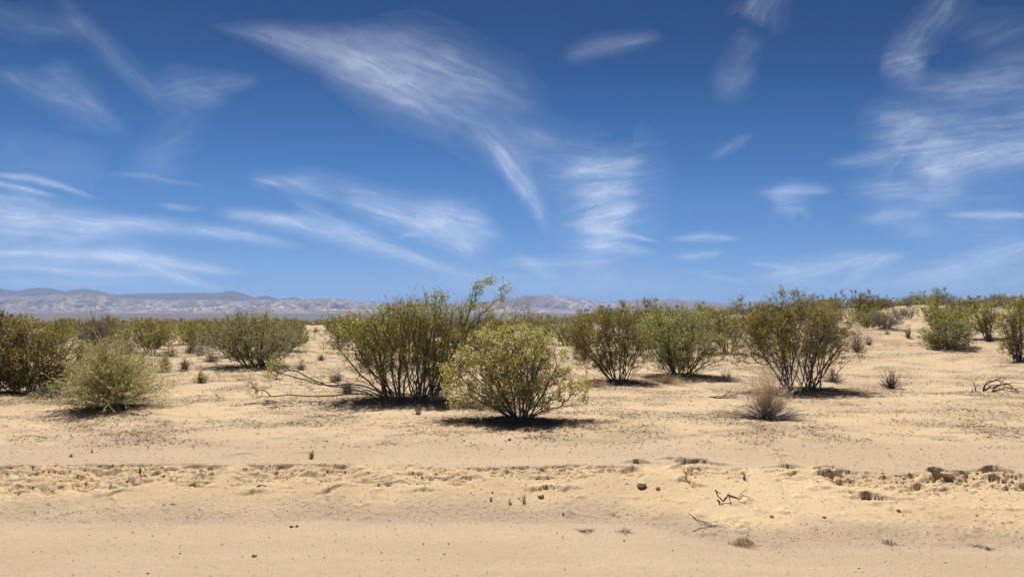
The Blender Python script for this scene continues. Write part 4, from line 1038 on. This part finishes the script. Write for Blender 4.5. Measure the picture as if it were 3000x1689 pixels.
fan('Yb', (1494, 1474), 'dry_tuft', 'small brown weed left of the dead weed stalks on the sand bank', 14, 14, 16, 86, 'straw', r=.0014, base_r=.01)
fan('Yc', (1225, 1218), 'dead_bush', 'little bleached dead root clump on the sand below the largest olive bush', 26, 20, 22, 87, 'grey_twig', r=.004, base_r=.03)

for i_, (bx, by, w_, h_, lb) in enumerate([
    (205, 1128, 90, 44, 'grey dry growth between the big olive bush and the front shrub at the left'),
    (620, 1060, 60, 30, 'grey dry twigs under the left side of the broad grey-green bush'),
    (985, 1120, 46, 26, 'grey dry twigs left of the trunk crowd of the largest olive bush'),
    (1290, 1178, 90, 34, 'straw-brown dry growth right of the foot of the largest olive bush'),
    (1640, 1105, 60, 26, 'grey dry growth on the sand left of the rounded olive bush'),
    (1750, 1135, 120, 26, 'brown dry growth at the foot of the rounded olive bush'),
    (2130, 1120, 90, 28, 'brown dry growth right of the dense grey-green bush foot'),
    (2440, 1120, 70, 34, 'grey dry growth behind the fallen boughs of the wide fanning bush'),
    (500, 1040, 60, 24, 'grey dry twigs right of the brownish-olive bush foot in the left belt'),
    (135, 1165, 100, 26, 'low grey-green growth in front of the big olive bush at the left edge')]):
    fan('Dg%d' % i_, (bx, by), 'dry_growth', lb, w_, h_, 150, 300 + i_, 'grey_twig' if 'grey' in lb else 'straw', 'leaf_grey' if i_ in (0, 9) else None, 900 if i_ in (0, 9) else 0, r=.0024, branchlets=4, elp=1.4, leaf=(.03, .01))

# --- dead wood: each a thing of its own, built bough by bough
def wood(key, base, name, label, strokes, r, seed, mat='dead', cat='dead branch', sub=2, sublen=.25, parts=True):
    """strokes: lists of photo points (px, py, depth offset in m); a bough is a bent tapering tube with side twigs"""
    at_px(key, *base); x, y = SPOTS[key][:2]; z0 = gz(x, y)
    rng = np.random.default_rng(seed)
    root = bpy.data.objects.new(name, None); COL.objects.link(root); root.location = (x, y, z0); root['label'] = label; root['category'] = cat
    tw0, tw1 = [], []
    for st in strokes:
        pts = []
        for p in st:
            yy = y + (p[2] if len(p) > 2 else 0); d = ray(p[0], p[1]); t = yy / d[1]
            q = np.array([d[0] * t - x, yy - y, CAMZ + d[2] * t - z0]); q[2] = max(q[2], gz(x + q[0], yy) - z0 + r * .4)
            pts.append(q)
        fine = []
        for a, b in zip(pts[:-1], pts[1:]):
            for k in range(4): fine.append(a + (b - a) * k / 4 + rng.normal(size=3) * r * .55)
        fine.append(pts[-1]); fine = np.array(fine)
        rad = r * np.linspace(1.1, .32, len(fine)) * rng.uniform(.85, 1.15, len(fine))
        V, Q = tubes(fine[:-1], fine[1:], rad[:-1], rad[1:], 6)
        link('bough' if parts else 'bough', make_mesh('bough', V, quads=Q, mat=MAT[mat], smooth=True, attrs={'var': ('FACE', np.repeat(rng.uniform(0, .7, len(fine) - 1), 6))}), root)
        L = np.linalg.norm(fine[-1] - fine[0])
        for _ in range(int(sub)):
            k = rng.integers(len(fine) // 3, len(fine)); d = fine[k] - fine[k - 1]; d /= np.linalg.norm(d) + 1e-6
            d = d + rng.normal(size=3) * .6; e = fine[k] + d * L * sublen * rng.uniform(.4, 1); e[2] = max(e[2], .004)
            m_ = (fine[k] + e) / 2 + rng.normal(size=3) * L * .02
            tw0 += [fine[k], m_]; tw1 += [m_, e]
    if tw0:
        V, Q = tubes(tw0, tw1, r * .4, r * .25, 3)
        link('twigs', make_mesh('twigs', V, quads=Q, mat=MAT[mat], attrs={'var': ('FACE', rng.uniform(0, .8, len(Q)))}), root, kind='stuff')
wood('Z1', (2905, 1150), 'dead_branches', 'dark arching dead branches lying on the flat near the right edge', [
    [(2880, 1152), (2884, 1130), (2905, 1118), (2945, 1103)], [(2880, 1150), (2890, 1120), (2920, 1112), (2960, 1128), (2985, 1155)],
    [(2880, 1140), (2915, 1132), (2965, 1120), (3010, 1122, .1)], [(2882, 1150), (2930, 1140, .1), (2985, 1160, .1)], [(2876, 1152), (2850, 1155, -.1)],
    [(2900, 1155, -.1), (2950, 1135), (2990, 1145)], [(2860, 1155), (2855, 1128), (2846, 1112)], [(2900, 1150), (2925, 1128), (2950, 1122), (2968, 1140)], [(2848, 1160, -.1), (2850, 1138, -.1)], [(2880, 1150, .1), (2905, 1128, .1), (2940, 1126, .1), (2975, 1160, .1)]], .011, 91, cat='dead branches', sub=3)
wood('Z2', (2140, 1165), 'dead_branches', 'dead grey branches lying flat, left of the dry straw-topped bush', [
    [(2080, 1175), (2110, 1160), (2150, 1156), (2175, 1150)], [(2075, 1172), (2100, 1163), (2140, 1162)], [(2110, 1172, .1), (2150, 1160, .1), (2185, 1168, .1)],
    [(2120, 1158), (2135, 1150), (2142, 1140)], [(2090, 1174, -.1), (2130, 1168, -.1), (2165, 1160, -.1)], [(2150, 1160), (2165, 1146)]], .008, 92, cat='dead branches', sub=3)
wood('Z3', (2440, 1160), 'dead_branches', 'fallen dark boughs under the right side of the wide fanning bush', [
    [(2370, 1158, -.3), (2410, 1150, -.4), (2460, 1158, -.4), (2490, 1165, -.4)], [(2400, 1140, -.3), (2440, 1135, -.4), (2475, 1155, -.4)], [(2390, 1162, -.4), (2430, 1150, -.5), (2485, 1150, -.5)],
    [(2350, 1150, -.3), (2390, 1160, -.4), (2440, 1165, -.4)], [(2470, 1162, -.4), (2488, 1145, -.4)]], .010, 93, cat='dead branches', sub=3)
wood('Z4', (2155, 1468), 'driftwood_twig', 'dark forked twig lying on the crumbled sand bank', [
    [(2096, 1434, .1), (2104, 1452), (2118, 1467), (2132, 1448), (2162, 1456), (2176, 1440), (2190, 1436, .08)], [(2132, 1450), (2165, 1462), (2176, 1450), (2200, 1456, .03)],
    [(2096, 1436, .1), (2112, 1445)], [(2136, 1450), (2140, 1470, -.05)], [(2120, 1465), (2135, 1455)]], .0055, 94, cat='twig', sub=1, sublen=.08)
wood('Z5', (640, 1165), 'dead_stub', 'little dark dead stub sticking out of the sand, right of the front shrub', [[(632, 1155), (640, 1170), (648, 1166)], [(640, 1168), (645, 1160)], [(636, 1170), (650, 1170)]], .007, 95, cat='dead stub', sub=2)
wood('Z6', (760, 1425), 'root_piece', 'short brown root poking out of the left bank', [[(752, 1426), (765, 1419), (785, 1425), (800, 1428)]], .0045, 96, cat='root', sub=0)
wood('Z7', (131, 1293), 'dead_twig', 'thin curved twig on the litter edge at the far left', [[(105, 1298), (118, 1290), (132, 1286), (152, 1295)]], .0035, 97, cat='twig', sub=0)
wood('Z8', (1655, 1488), 'dead_twig', 'tiny bent V-shaped twig on the sand bank right of centre', [[(1650, 1486), (1660, 1488), (1652, 1494)]], .003, 98, cat='twig', sub=0)
wood('Z9', (2290, 1375), 'dead_twig', 'thin straight twig on the pale berm top to the right', [[(2602, 1330), (2615, 1342)]], .003, 99, cat='twig', sub=0)
wood('Za', (490, 1478), 'dead_twig', 'two-piece brown stick on the gravel slope at the left', [[(478, 1478), (486, 1479)], [(502, 1476), (518, 1485)]], .004, 100, cat='twig', sub=0)
wood('Zb', (2080, 1540), 'debris_twigs', 'line of dry stems washed against the toe of the bank, left of the matted tuft', [[(2018, 1503), (2040, 1520), (2065, 1530)], [(2030, 1515), (2060, 1535), (2090, 1550)], [(2045, 1520), (2075, 1540), (2120, 1560)], [(2060, 1525), (2085, 1535)]], .003, 101, 'grey_twig', cat='dry stems', sub=9, sublen=.3)
wood('Zc', (2890, 1040), 'dead_twig', 'long thin forked twig lying on the flat below the slender leaning olive bush', [[(2878, 1040), (2910, 1042), (2935, 1030)], [(2895, 1041), (2893, 1050)]], .006, 102, cat='twig', sub=1)

# --- stones: each its own
def stone_mat(name, c):
    m, t = new_mat(name); tc = N(t, 'ShaderNodeTexCoord'); n1 = noise(t, tc.outputs['Object'], 60, 4, .6)
    finish(t, mixc(t, ramp(t, n1, .35, .65), tuple(q * .7 for q in c), c), .8); return m
SM = {'tan': stone_mat('tan_stone', (.68, .50, .37)), 'dark': stone_mat('dark_stone', (.20, .175, .155)), 'white': stone_mat('white_stone', (.72, .68, .60)),
      'blue': stone_mat('blue_grey_stone', (.52, .54, .60)), 'brown': stone_mat('brown_clod', (.60, .44, .29))}
def stone(px, py, w, h, kind, label, seed, name='stone', cat='stone'):
    rng = np.random.default_rng(seed)
    x, y = ground_at(px, py); s = y / F
    import bmesh
    bm = bmesh.new(); bmesh.ops.create_icosphere(bm, subdivisions=2, radius=1)
    for v in bm.verts:
        n = v.co.normalized(); k = 1 + .22 * float(pn(np.array([n.x * 1.7 + seed]), np.array([n.y * 1.7 + n.z * 1.3]), seed)[0])
        v.co = Vector((n.x * w * s / 2 * k, n.y * w * s / 2 * .8 * k, n.z * h * s / 2 * k))
    pl = [(Vector(rng.normal(size=3)).normalized(), rng.uniform(.55, .8)) for _ in range(7)]
    for v in bm.verts:                                        # chip flat facets
        for n, c in pl:
            q = Vector((v.co.x / (w * s / 2), v.co.y / (w * s / 2), v.co.z / (h * s / 2))); dd = q.dot(n) - c
            if dd > 0: q -= n * dd; v.co = Vector((q.x * w * s / 2, q.y * w * s / 2, q.z * h * s / 2))
    me = bpy.data.meshes.new(name); bm.to_mesh(me); bm.free(); me.materials.append(SM[kind])
    o = link(name, me, label=label, cat=cat, loc=(x, y, gz(x, y, True) + h * s * .28)); o.rotation_euler = (0, 0, rng.uniform(0, 6))
stone(745, 1628, 16, 12, 'tan', 'tan angular stone on the graded road, lower left', 1)
stone(435, 1680, 9, 9, 'white', 'small white stone on the road at the bottom edge', 2)
stone(854, 1544, 11, 9, 'dark', 'left one of two dark stones side by side at the road edge', 3)
stone(870, 1542, 12, 8, 'dark', 'right one of two dark stones side by side at the road edge', 4)
stone(1438, 1463, 11, 13, 'blue', 'blue-grey stone on the smooth sand of the bank, below centre', 5)
stone(1442, 1442, 7, 6, 'brown', 'small brown pebble just above the blue-grey stone', 6)
stone(1493, 1291, 12, 7, 'dark', 'dark stone at the litter edge below the flowering bush', 7)
stone(1928, 1432, 16, 10, 'brown', 'brown clod low on the bank, right of the crumbled scarp', 8, 'clod', 'clod')
stone(1584, 1455, 20, 12, 'brown', 'brown gritty clod beside the dead weed stalks on the sand bank', 9, 'clod', 'clod')
stone(1880, 1424, 36, 22, 'tan', 'large sandy clod half sunk in the bank below the little dark hole', 10, 'clod', 'clod')
stone(811, 1383, 16, 14, 'brown', 'round brown clod in the crumbling face left of centre', 11, 'clod', 'clod')
stone(1314, 1592, 7, 6, 'brown', 'small brown stone on the road below the bank, centre', 12)
stone(1240, 1592, 9, 6, 'tan', 'small tan stone on the road left of the brown one', 13)
stone(1302, 1621, 10, 3, 'dark', 'flat dark chip on the road, centre left', 14)
stone(1829, 1585, 8, 6, 'brown', 'brown pebble on the road below the sparse dry tuft', 15)
stone(2770, 1648, 8, 3, 'dark', 'flat dark chip on the road, lower right', 16)
stone(2260, 1513, 16, 8, 'brown', 'flattened brown clod on the right-hand slope', 17, 'clod', 'clod')
stone(2413, 1514, 14, 8, 'brown', 'brown clod on the slope, right of the flattened one', 18, 'clod', 'clod')
stone(2632, 1497, 12, 7, 'brown', 'small clod low on the slope under the long dark crack', 19, 'clod', 'clod')
stone(2420, 1388, 30, 16, 'tan', 'rounded sandy block sitting in the top of the right bank', 20, 'clod', 'clod')
stone(2772, 1404, 36, 18, 'brown', 'brown earth block beside the burrow hole in the right bank', 21, 'clod', 'clod')
stone(2860, 1508, 12, 7, 'brown', 'clod on the sand slope towards the right edge', 22, 'clod', 'clod')
stone(1650, 1509, 8, 7, 'brown', 'brown pebble below the bent twig on the bank', 23)
stone(1360, 1294, 7, 5, 'dark', 'small dark pebble at the litter edge, left of the larger dark stone', 24)
stone(1670, 1324, 6, 5, 'tan', 'small tan pebble on the berm top below the flowering bush', 25)
stone(1117, 1617, 7, 5, 'white', 'pale flat pebble on the road left of the tan stone', 26)
stone(1970, 1610, 7, 5, 'white', 'pale pebble on the road at the right of centre', 27)
stone(528, 1620, 7, 5, 'dark', 'small dark pebble on the left part of the road', 28)

# --- scattered ground detail
def scatter_ground():
    rng = np.random.default_rng(77)
    def field(n, y0, y1, amax=.85, p=1.6):
        u = rng.uniform(0, 1, n); y = (y0 ** (2 - p) + u * (y1 ** (2 - p) - y0 ** (2 - p))) ** (1 / (2 - p)) if p != 2 else y0 * (y1 / y0) ** u
        return rng.uniform(-amax, amax, n) * y, y
    straw = MAT['litter_straw'] = bark_mat('litter_straw', (.30, .21, .125), (.62, .49, .33))
    # dry stalks and leaf bits lying on the flat
    x, y = field(420000, 7.8, 42)
    d = litter_density(x, y); keep = rng.uniform(0, 1, len(x)) < d ** 1.3 * .95 * sm(-.35, .25, fbm(x * .8, y * 1.6, 3, 209))
    x, y = x[keep][:120000], y[keep][:120000]; n = len(x)
    z = height(x, y)
    th = rng.uniform(0, 6.283, n); L = rng.uniform(.010, .036, n) * (1 + y / 30); el = np.abs(rng.normal(0, .28, n))
    dv = np.stack([np.cos(th) * np.cos(el), np.sin(th) * np.cos(el), np.sin(el)], 1)
    p0 = np.stack([x, y, z + .003], 1); p1 = p0 + dv * L[:, None]
    side = np.stack([-np.sin(th), np.cos(th), rng.uniform(-.3, .8, n)], 1) * (rng.uniform(.0022, .0055, n) * (1 + y / 12))[:, None]
    V = np.stack([p0 - side, p0 + side, p1], 1).reshape(-1, 3); T = np.arange(n * 3).reshape(-1, 3)
    link('dry_litter', make_mesh('dry_litter', V, tris=T, mat=straw, attrs={'var': ('FACE', np.clip(rng.normal(.35, .3, n), 0, 1))}), label='dry brown and grey plant litter matted on the sand', kind='stuff')
    # short upright dead stubble
    x, y = field(110000, 7.75, 34)
    d = litter_density(x, y); keep = rng.uniform(0, 1, len(x)) < .03 + .75 * d * sm(-.05, .35, fbm(x * 1.4, y * 1.4, 3, 207)) + .10 * sm(.1, .4, pn(x * 3.0, y * 3.0, 208))
    x, y = x[keep][:19000], y[keep][:19000]; n = len(x); z = height(x, y)
    P0, P1 = [], []
    k = 5; c = np.stack([x, y, z], 1)
    a = np.repeat(c, k, 0) + rng.normal(size=(n * k, 3)) * np.array([.008, .008, 0])
    h = np.repeat(rng.uniform(.006, .022, n), k) * rng.uniform(.5, 1, n * k)
    b = a + np.stack([rng.normal(size=n * k) * .4 * h, rng.normal(size=n * k) * .4 * h, h], 1)
    V, Q = tubes(a, b, .0020, .0011, 3)
    link('dead_stubble', make_mesh('dead_stubble', V, quads=Q, mat=bark_mat('stubble', (.20, .135, .080), (.46, .34, .22)), attrs={'var': ('FACE', np.repeat(np.clip(rng.normal(.25, .3, n * k), 0, 1), 3))}), label='short dead annual stubble over the flat sand', kind='stuff')
    # fine sticks
    x, y = field(26000, 7.7, 34); d = litter_density(x, y); keep = rng.uniform(0, 1, len(x)) < d * .5 + .02
    x, y = x[keep][:1500], y[keep][:1500]; n = len(x)
    th = rng.uniform(0, 6.283, n); L = rng.uniform(.03, .13, n)
    x1, y1 = x + np.cos(th) * L, y + np.sin(th) * L; xm, ym = (x + x1) / 2 + rng.normal(size=n) * L * .1, (y + y1) / 2 + rng.normal(size=n) * L * .1
    p = [np.stack([q, w, height(q, w) + .006], 1) for q, w in ((x, y), (xm, ym), (x1, y1))]; p[1][:, 2] += rng.uniform(0, .02, n); p[2][:, 2] += rng.uniform(0, .03, n)
    V, Q = tubes(np.concatenate([p[0], p[1]]), np.concatenate([p[1], p[2]]), .0024, .0016, 3)
    link('fallen_sticks', make_mesh('fallen_sticks', V, quads=Q, mat=MAT['dead'], attrs={'var': ('FACE', np.repeat(rng.uniform(0, 1, 2 * n), 3))}), label='small dark sticks strewn over the sand', kind='stuff')
    # gravel: densest along the toe of the bank
    x, y = field(75000, 4.1, 8.0, .9, 1.2)
    w = np.exp(-((y - toe_y(x) - .16) / .17) ** 2) * (.45 + .55 * sm(-.2, .3, fbm(x * 1.3, y * 2, 3, 91))) + .14 + .03 * sm(0, .1, y - crest_y(x))
    keep = rng.uniform(0, 1, len(x)) < w; x, y = x[keep][:20000], y[keep][:20000]; n = len(x)
    r = .0016 + .0028 * rng.exponential(.5, n); r = np.minimum(r, .009); z = height(x, y)
    V, T = octs(rng, np.stack([x, y, z + r * .3], 1), r, .65, .35)
    gm = simple('gravel_grain', (.43, .34, .26))
    link('gravel', make_mesh('gravel', V, tris=T, mat=gm, attrs={'var': ('FACE', np.repeat(np.where(rng.uniform(size=n) < .10, 0, rng.uniform(.3, 1, n)), 8))}), label='fine pinkish gravel along the toe of the bank', kind='stuff')
    # crumbs of earth below the crest
    x = rng.uniform(-6.2, 6.2, 6000); yc = crest_y(x); y = yc - np.abs(rng.normal(0, .28, 6000)) + .02
    keep = (rng.uniform(0, 1, 6000) < crumble_mask(x) * .75 + .10) & (np.abs(x) < .9 * y); x, y = x[keep], y[keep]; n = len(x)
    r = .003 + .006 * rng.exponential(.5, n); r = np.minimum(r, .018); z = height(x, y)
    V, T = octs(rng, np.stack([x, y, z + r * .1], 1), r, .5, .35)
    em = simple('earth_crumb', (.60, .44, .28))
    link('earth_crumbs', make_mesh('earth_crumbs', V, tris=T, mat=em, attrs={'var': ('FACE', np.repeat(rng.uniform(.3, 1, n), 8))}), label='sandy crumbs fallen from the broken bank edge', kind='stuff')
    # dark specks of twig on berm and bank
    x, y = field(1500, 5.6, 8.0, .85, 1.2); n = len(x); keep = y > toe_y(x); x, y = x[keep], y[keep]; n = len(x)
    th = rng.uniform(0, 6.283, n); L = rng.uniform(.006, .035, n)
    x1, y1 = x + np.cos(th) * L, y + np.sin(th) * L
    V, Q = tubes(np.stack([x, y, height(x, y) + .002], 1), np.stack([x1, y1, height(x1, y1) + rng.uniform(.001, .012, n)], 1), .0013, .001, 3)
    link('twig_crumbs', make_mesh('twig_crumbs', V, quads=Q, mat=MAT['dead'], attrs={'var': ('FACE', np.repeat(rng.uniform(0, .9, n), 3))}), label='tiny twig crumbs on the berm and bank', kind='stuff')
    # dense dead leaf and twig bed under the flowering bush and its neighbours
    P = []
    for key, rx, ry, cnt in (('A', 1.15, .42, 6500), ('B', 1.2, .6, 4200), ('C', 1.1, .5, 3800), ('D', .9, .45, 2600), ('E', 1.2, .5, 3800), ('Fb', 1.2, .5, 2500), ('G', 1.3, .6, 2500), ('H', .6, .35, 1800)):
        cx, cy = SPOTS[key][:2]; q = rng.normal(size=(cnt, 2)) * .5
        P.append(np.stack([cx + q[:, 0] * rx + .05, cy - (.42 if key == 'A' else .15) + q[:, 1] * ry], 1))  # bush A's litter reaches forward, also filling out its cast shadow
    P = np.concatenate(P); x, y = P[:, 0], P[:, 1]; n = len(x)
    th = rng.uniform(0, 6.283, n); L = rng.uniform(.02, .09, n); z = height(x, y)
    p0 = np.stack([x, y, z + rng.uniform(0, .02, n)], 1); p1 = p0 + np.stack([np.cos(th) * L, np.sin(th) * L, rng.uniform(-.2, .45, n) * L], 1)
    V, Q = tubes(p0, p1, .0016, .0010, 3)
    link('leaf_litter_bed', make_mesh('leaf_litter_bed', V, quads=Q, mat=MAT['bed'] if 'bed' in MAT else bark_mat('dark_litter', (.13, .092, .060), (.42, .30, .19)), attrs={'var': ('FACE', np.repeat(rng.uniform(0, 1, n), 3))}), label='dark brown twigs and leaf litter bedded under the bushes', kind='stuff')
scatter_ground()

# --- belt of further bushes: a few grown patterns, each copy a thing of its own
def pattern(seed, leafm, w=1.25, h=1.35, nodes=330, leaves=7500, lf=(.06, .032), barkm='bark', flat=False):
    rng = np.random.default_rng(seed)
    L = []
    for k in range(6):
        a = rng.uniform(0, 6.28); q = rng.uniform(.1, .6) * w
        L.append((math.cos(a) * q, math.sin(a) * q, h * rng.uniform(.42, .68), w * rng.uniform(.35, .6), w * rng.uniform(.35, .6), h * rng.uniform(.22, .36)))
    tips = auto_tips(rng, L, 11)
    for k in range(4):
        a = rng.uniform(0, 6.28); q = rng.uniform(.1, .8) * w; tp = (math.cos(a) * q, math.sin(a) * q, h * rng.uniform(.95, 1.12)); tips.append(tp)
        L.append((tp[0], tp[1], tp[2] - .08, .12, .12, .12, .012))
    roots = [(math.cos(math.atan2(t[1], t[0])) * rng.uniform(.05, .22), math.sin(math.atan2(t[1], t[0])) * rng.uniform(.05, .22), -.06) for t in tips]
    res = build_shrub(rng, roots, tips, L, nodes, leaves, leaf=lf, rt=.0026, rmax=.022, twig_len=.22, ntw=3, bf=.35, vase=.25, leaf_on=4, spread=.03)
    V, Q = tubes(np.concatenate([res['p0'], res['tw0']]), np.concatenate([res['p1'], res['tw1']]), np.concatenate([res['r0'], res['twr']]), np.concatenate([res['r1'], res['twr']]), 3)
    v = np.repeat(np.clip(rng.normal(.45, .3, len(V) // 6), 0, 1), 3)
    st = make_mesh('stems', V, quads=Q, mat=MAT[barkm], attrs={'var': ('FACE', v)})
    lv = make_mesh('leaves', res['LV'], quads=res['LQ'], mat=MAT[leafm], attrs={'var': ('FACE', res['var'] * .62)})
    V2 = np.concatenate([V, res['LV']]); Q2 = np.concatenate([Q, res['LQ'] + len(V)])
    joined = make_mesh('far_bush', V2, quads=Q2, mats=[MAT[barkm], MAT[leafm]], matidx=np.concatenate([np.zeros(len(Q)), np.ones(len(res['LQ']))]), attrs={'var': ('FACE', np.concatenate([v, res['var'] * .62]))})
    return st, lv, joined
PATS = [pattern(501, 'leaf_olive'), pattern(502, 'leaf_brown', 1.35, 1.2), pattern(503, 'leaf_olive', 1.1, 1.5), pattern(504, 'leaf_brown', 1.3, 1.4), pattern(505, 'leaf_green', 1.2, 1.25),
        pattern(506, 'leaf_olive', 1.5, 1.3)]
GREY = [pattern(511, 'leaf_grey', .8, .7, 220, 2200, (.05, .018), 'grey_twig'), pattern(512, 'leaf_grey', .9, .6, 220, 1800, (.05, .016), 'grey_twig')]
def place_bush(x, y, sc_, rot, pat, label, group, parts, name='creosote_bush'):
    z = gz(x, y, False) - .03
    if parts:
        r = bpy.data.objects.new(name, None); COL.objects.link(r); link('stems', pat[0], r, kind='stuff'); link('leaves', pat[1], r, kind='stuff')
    else:
        r = bpy.data.objects.new(name, pat[2]); COL.objects.link(r)
    r.location = (x, y, z); r.rotation_euler = (0, 0, rot); r.scale = sc_
    r['label'] = label; r['category'] = 'bush'; r['group'] = group
    return r
def scatter_bushes():
    rng = np.random.default_rng(4242)
    placed = [(v[0], v[1]) for v in SPOTS.values()]
    def blocked(px, py):
        if 1715 < px < 1790 and 960 < py < 1100: return True      # the sandy path stays open
        if 1590 < px < 1650 and 935 < py < 1100: return True
        if 885 < px < 960 and 950 < py < 1060: return True
        if 2480 < px and 985 < py: return True
        if py > 1052: return True
        if 1780 < px < 1960 and 930 < py < 960: return rng.uniform() < .5
        if 2600 < px and py > 940: return rng.uniform() < .5
        return False
    def project(x, y, z):
        dy = y * math.cos(PITCH) + (z - CAMZ) * math.sin(PITCH); dz = -y * math.sin(PITCH) + (z - CAMZ) * math.cos(PITCH)
        return 1500 + F * x / dy, 844.5 - F * dz / dy
    things = []; tries = 0
    bands = [(25, 45, 110), (45, 80, 110), (80, 110, 70)]
    for r0, r1, cnt in bands:
        got = 0; tries = 0
        while got < cnt and tries < 6000:
            tries += 1
            y = math.sqrt(rng.uniform(r0 ** 2, r1 ** 2)); a = rng.uniform(-.80, .80); x = a * y
            px, py = project(x, y, gz(x, y))
            if blocked(px, py): continue
            if a > -.05 and r0 < 45 and rng.uniform() < .45: continue
            md = min((math.hypot(x - q[0], y - q[1]) for q in placed[-400:]))
            if md < (1.5 if a < 0 else 1.9): continue
            if a < -.3 and r0 > 25 and rng.uniform() < .3: continue
            placed.append((x, y)); got += 1
            grey = rng.uniform() < (.16 if a < 0 else .30)
            s = rng.uniform(.7, 1.15) * (1 if r0 < 80 else 1.15)
            if a < .02: s *= .74
            elif a > .3: s *= rng.uniform(.55, .95)
            pat = GREY[rng.integers(0, 2)] if grey else PATS[rng.integers(0, len(PATS))]
            side = 'left' if px < 900 else ('centre' if px < 1720 else 'right')
            tone = 'grey' if grey else ('grey-green' if pat is PATS[4] else 'olive')
            where = {'left': 'in the scrub below the dark mountains', 'centre': 'in the scrub behind the largest bush', 'right': 'on the sandy rise to the right'}[side]
            far = {25: 'middle-sized', 45: 'small distant', 80: 'tiny skyline'}[r0]
            name = 'grey_bush' if grey else 'creosote_bush'
            b = place_bush(x, y, (s * rng.uniform(.9, 1.25), s, s * rng.uniform(.85, 1.15)), rng.uniform(0, 6.28), pat,
                       '', f'{far} {tone} bushes, {side} scrub', r0 == 25, name)
            things.append((b['group'], px, b, far, tone, where))
    for k in range(34):
        y = rng.uniform(52, 78); a = rng.uniform(.40, .84); x = a * y
        if min((math.hypot(x - q[0], y - q[1]) for q in placed)) < 1.4: continue
        placed.append((x, y)); px, py = project(x, y, gz(x, y)); pat = PATS[rng.integers(0, len(PATS))]; s = rng.uniform(.55, 1.0)
        tone = 'grey-green' if pat is PATS[4] else 'olive'
        b = place_bush(x, y, (s * 1.2, s, s), rng.uniform(0, 6.28), pat, '', f'ridge-top {tone} bushes', False)
        things.append((b['group'], px, b, 'ridge-top', tone, 'along the right-hand skyline'))
    got = 0; tries = 0
    while got < 60 and tries < 5000:
        tries += 1
        y = math.sqrt(rng.uniform(26 ** 2, 75 ** 2)); a = rng.uniform(.12, .84); x = a * y
        px, py = project(x, y, gz(x, y))
        if (px < 2480 and blocked(px, py)) or py > 1010: continue
        if py > 960 and rng.uniform() < .6: continue
        if min((math.hypot(x - q[0], y - q[1]) for q in placed)) < 1.6: continue
        placed.append((x, y)); got += 1
        grey = rng.uniform() < .45; pat = GREY[rng.integers(0, 2)] if grey else PATS[rng.integers(0, len(PATS))]
        s = rng.uniform(.6, 1.15) if grey else rng.uniform(.4, .8)
        tone = 'grey' if grey else ('grey-green' if pat is PATS[4] else 'olive')
        b = place_bush(x, y, (s * rng.uniform(.9, 1.3), s, s * rng.uniform(.8, 1.1)), rng.uniform(0, 6.28), pat, '', f'low {tone} bushes, right scrub', False, 'grey_bush' if grey else 'creosote_bush')
        things.append((b['group'], px, b, 'low', tone, 'on the sandy rise to the right'))
    for g in {q[0] for q in things}:
        row = sorted([q for q in things if q[0] == g], key=lambda q: q[1])
        for i, q in enumerate(row):
            nth = 'leftmost' if i == 0 else ('rightmost' if i == len(row) - 1 else ('%d%s from the left' % (i + 1, {1: 'st', 2: 'nd', 3: 'rd'}.get((i + 1) % 10 if (i + 1) // 10 != 1 else 0, 'th'))))
            q[2]['label'] = f'{q[3]} {q[4]} bush, {nth} {q[5]}'
    return placed
PLACED = scatter_bushes()

def far_scrub():
    rng = np.random.default_rng(9)
    n = 5200
    y = 105 * (2600 / 105) ** rng.uniform(0, 1, n) ** 1.2; x = rng.uniform(-.82, .82, n) * y
    z = height(x, y, False)
    k = 34
    s = rng.uniform(.55, 1.1, n) * (1 + y / 1600)
    d = rng.normal(size=(n, k, 3)); d /= np.linalg.norm(d, axis=2, keepdims=True)
    C = np.stack([x, y, z], 1)[:, None] + (d * np.array([1.15, 1.15, .62]) * rng.uniform(.5, 1, (n, k, 1)) + np.array([0, 0, .62])) * s[:, None, None]
    C = C.reshape(-1, 3); size = np.repeat(s, k) * .42
    a = rng.normal(size=(len(C), 3)); a /= np.linalg.norm(a, axis=1, keepdims=True); b = np.cross(a, rng.normal(size=a.shape)); b /= np.linalg.norm(b, axis=1, keepdims=True)
    V = np.stack([C - a * size[:, None] * .5, C + b * size[:, None] * .5, C + a * size[:, None] * .5], 1).reshape(-1, 3)
    v = np.clip(np.repeat(rng.uniform(.0, .6, n), k) + rng.normal(size=len(C)) * .1, 0, 1)
    link('far_scrub', make_mesh('far_scrub', V, tris=np.arange(len(V)).reshape(-1, 3), mat=MAT['leaf_brown'], attrs={'var': ('FACE', v)}), label='far desert scrub merging into one olive band on the plain', kind='stuff')
far_scrub()
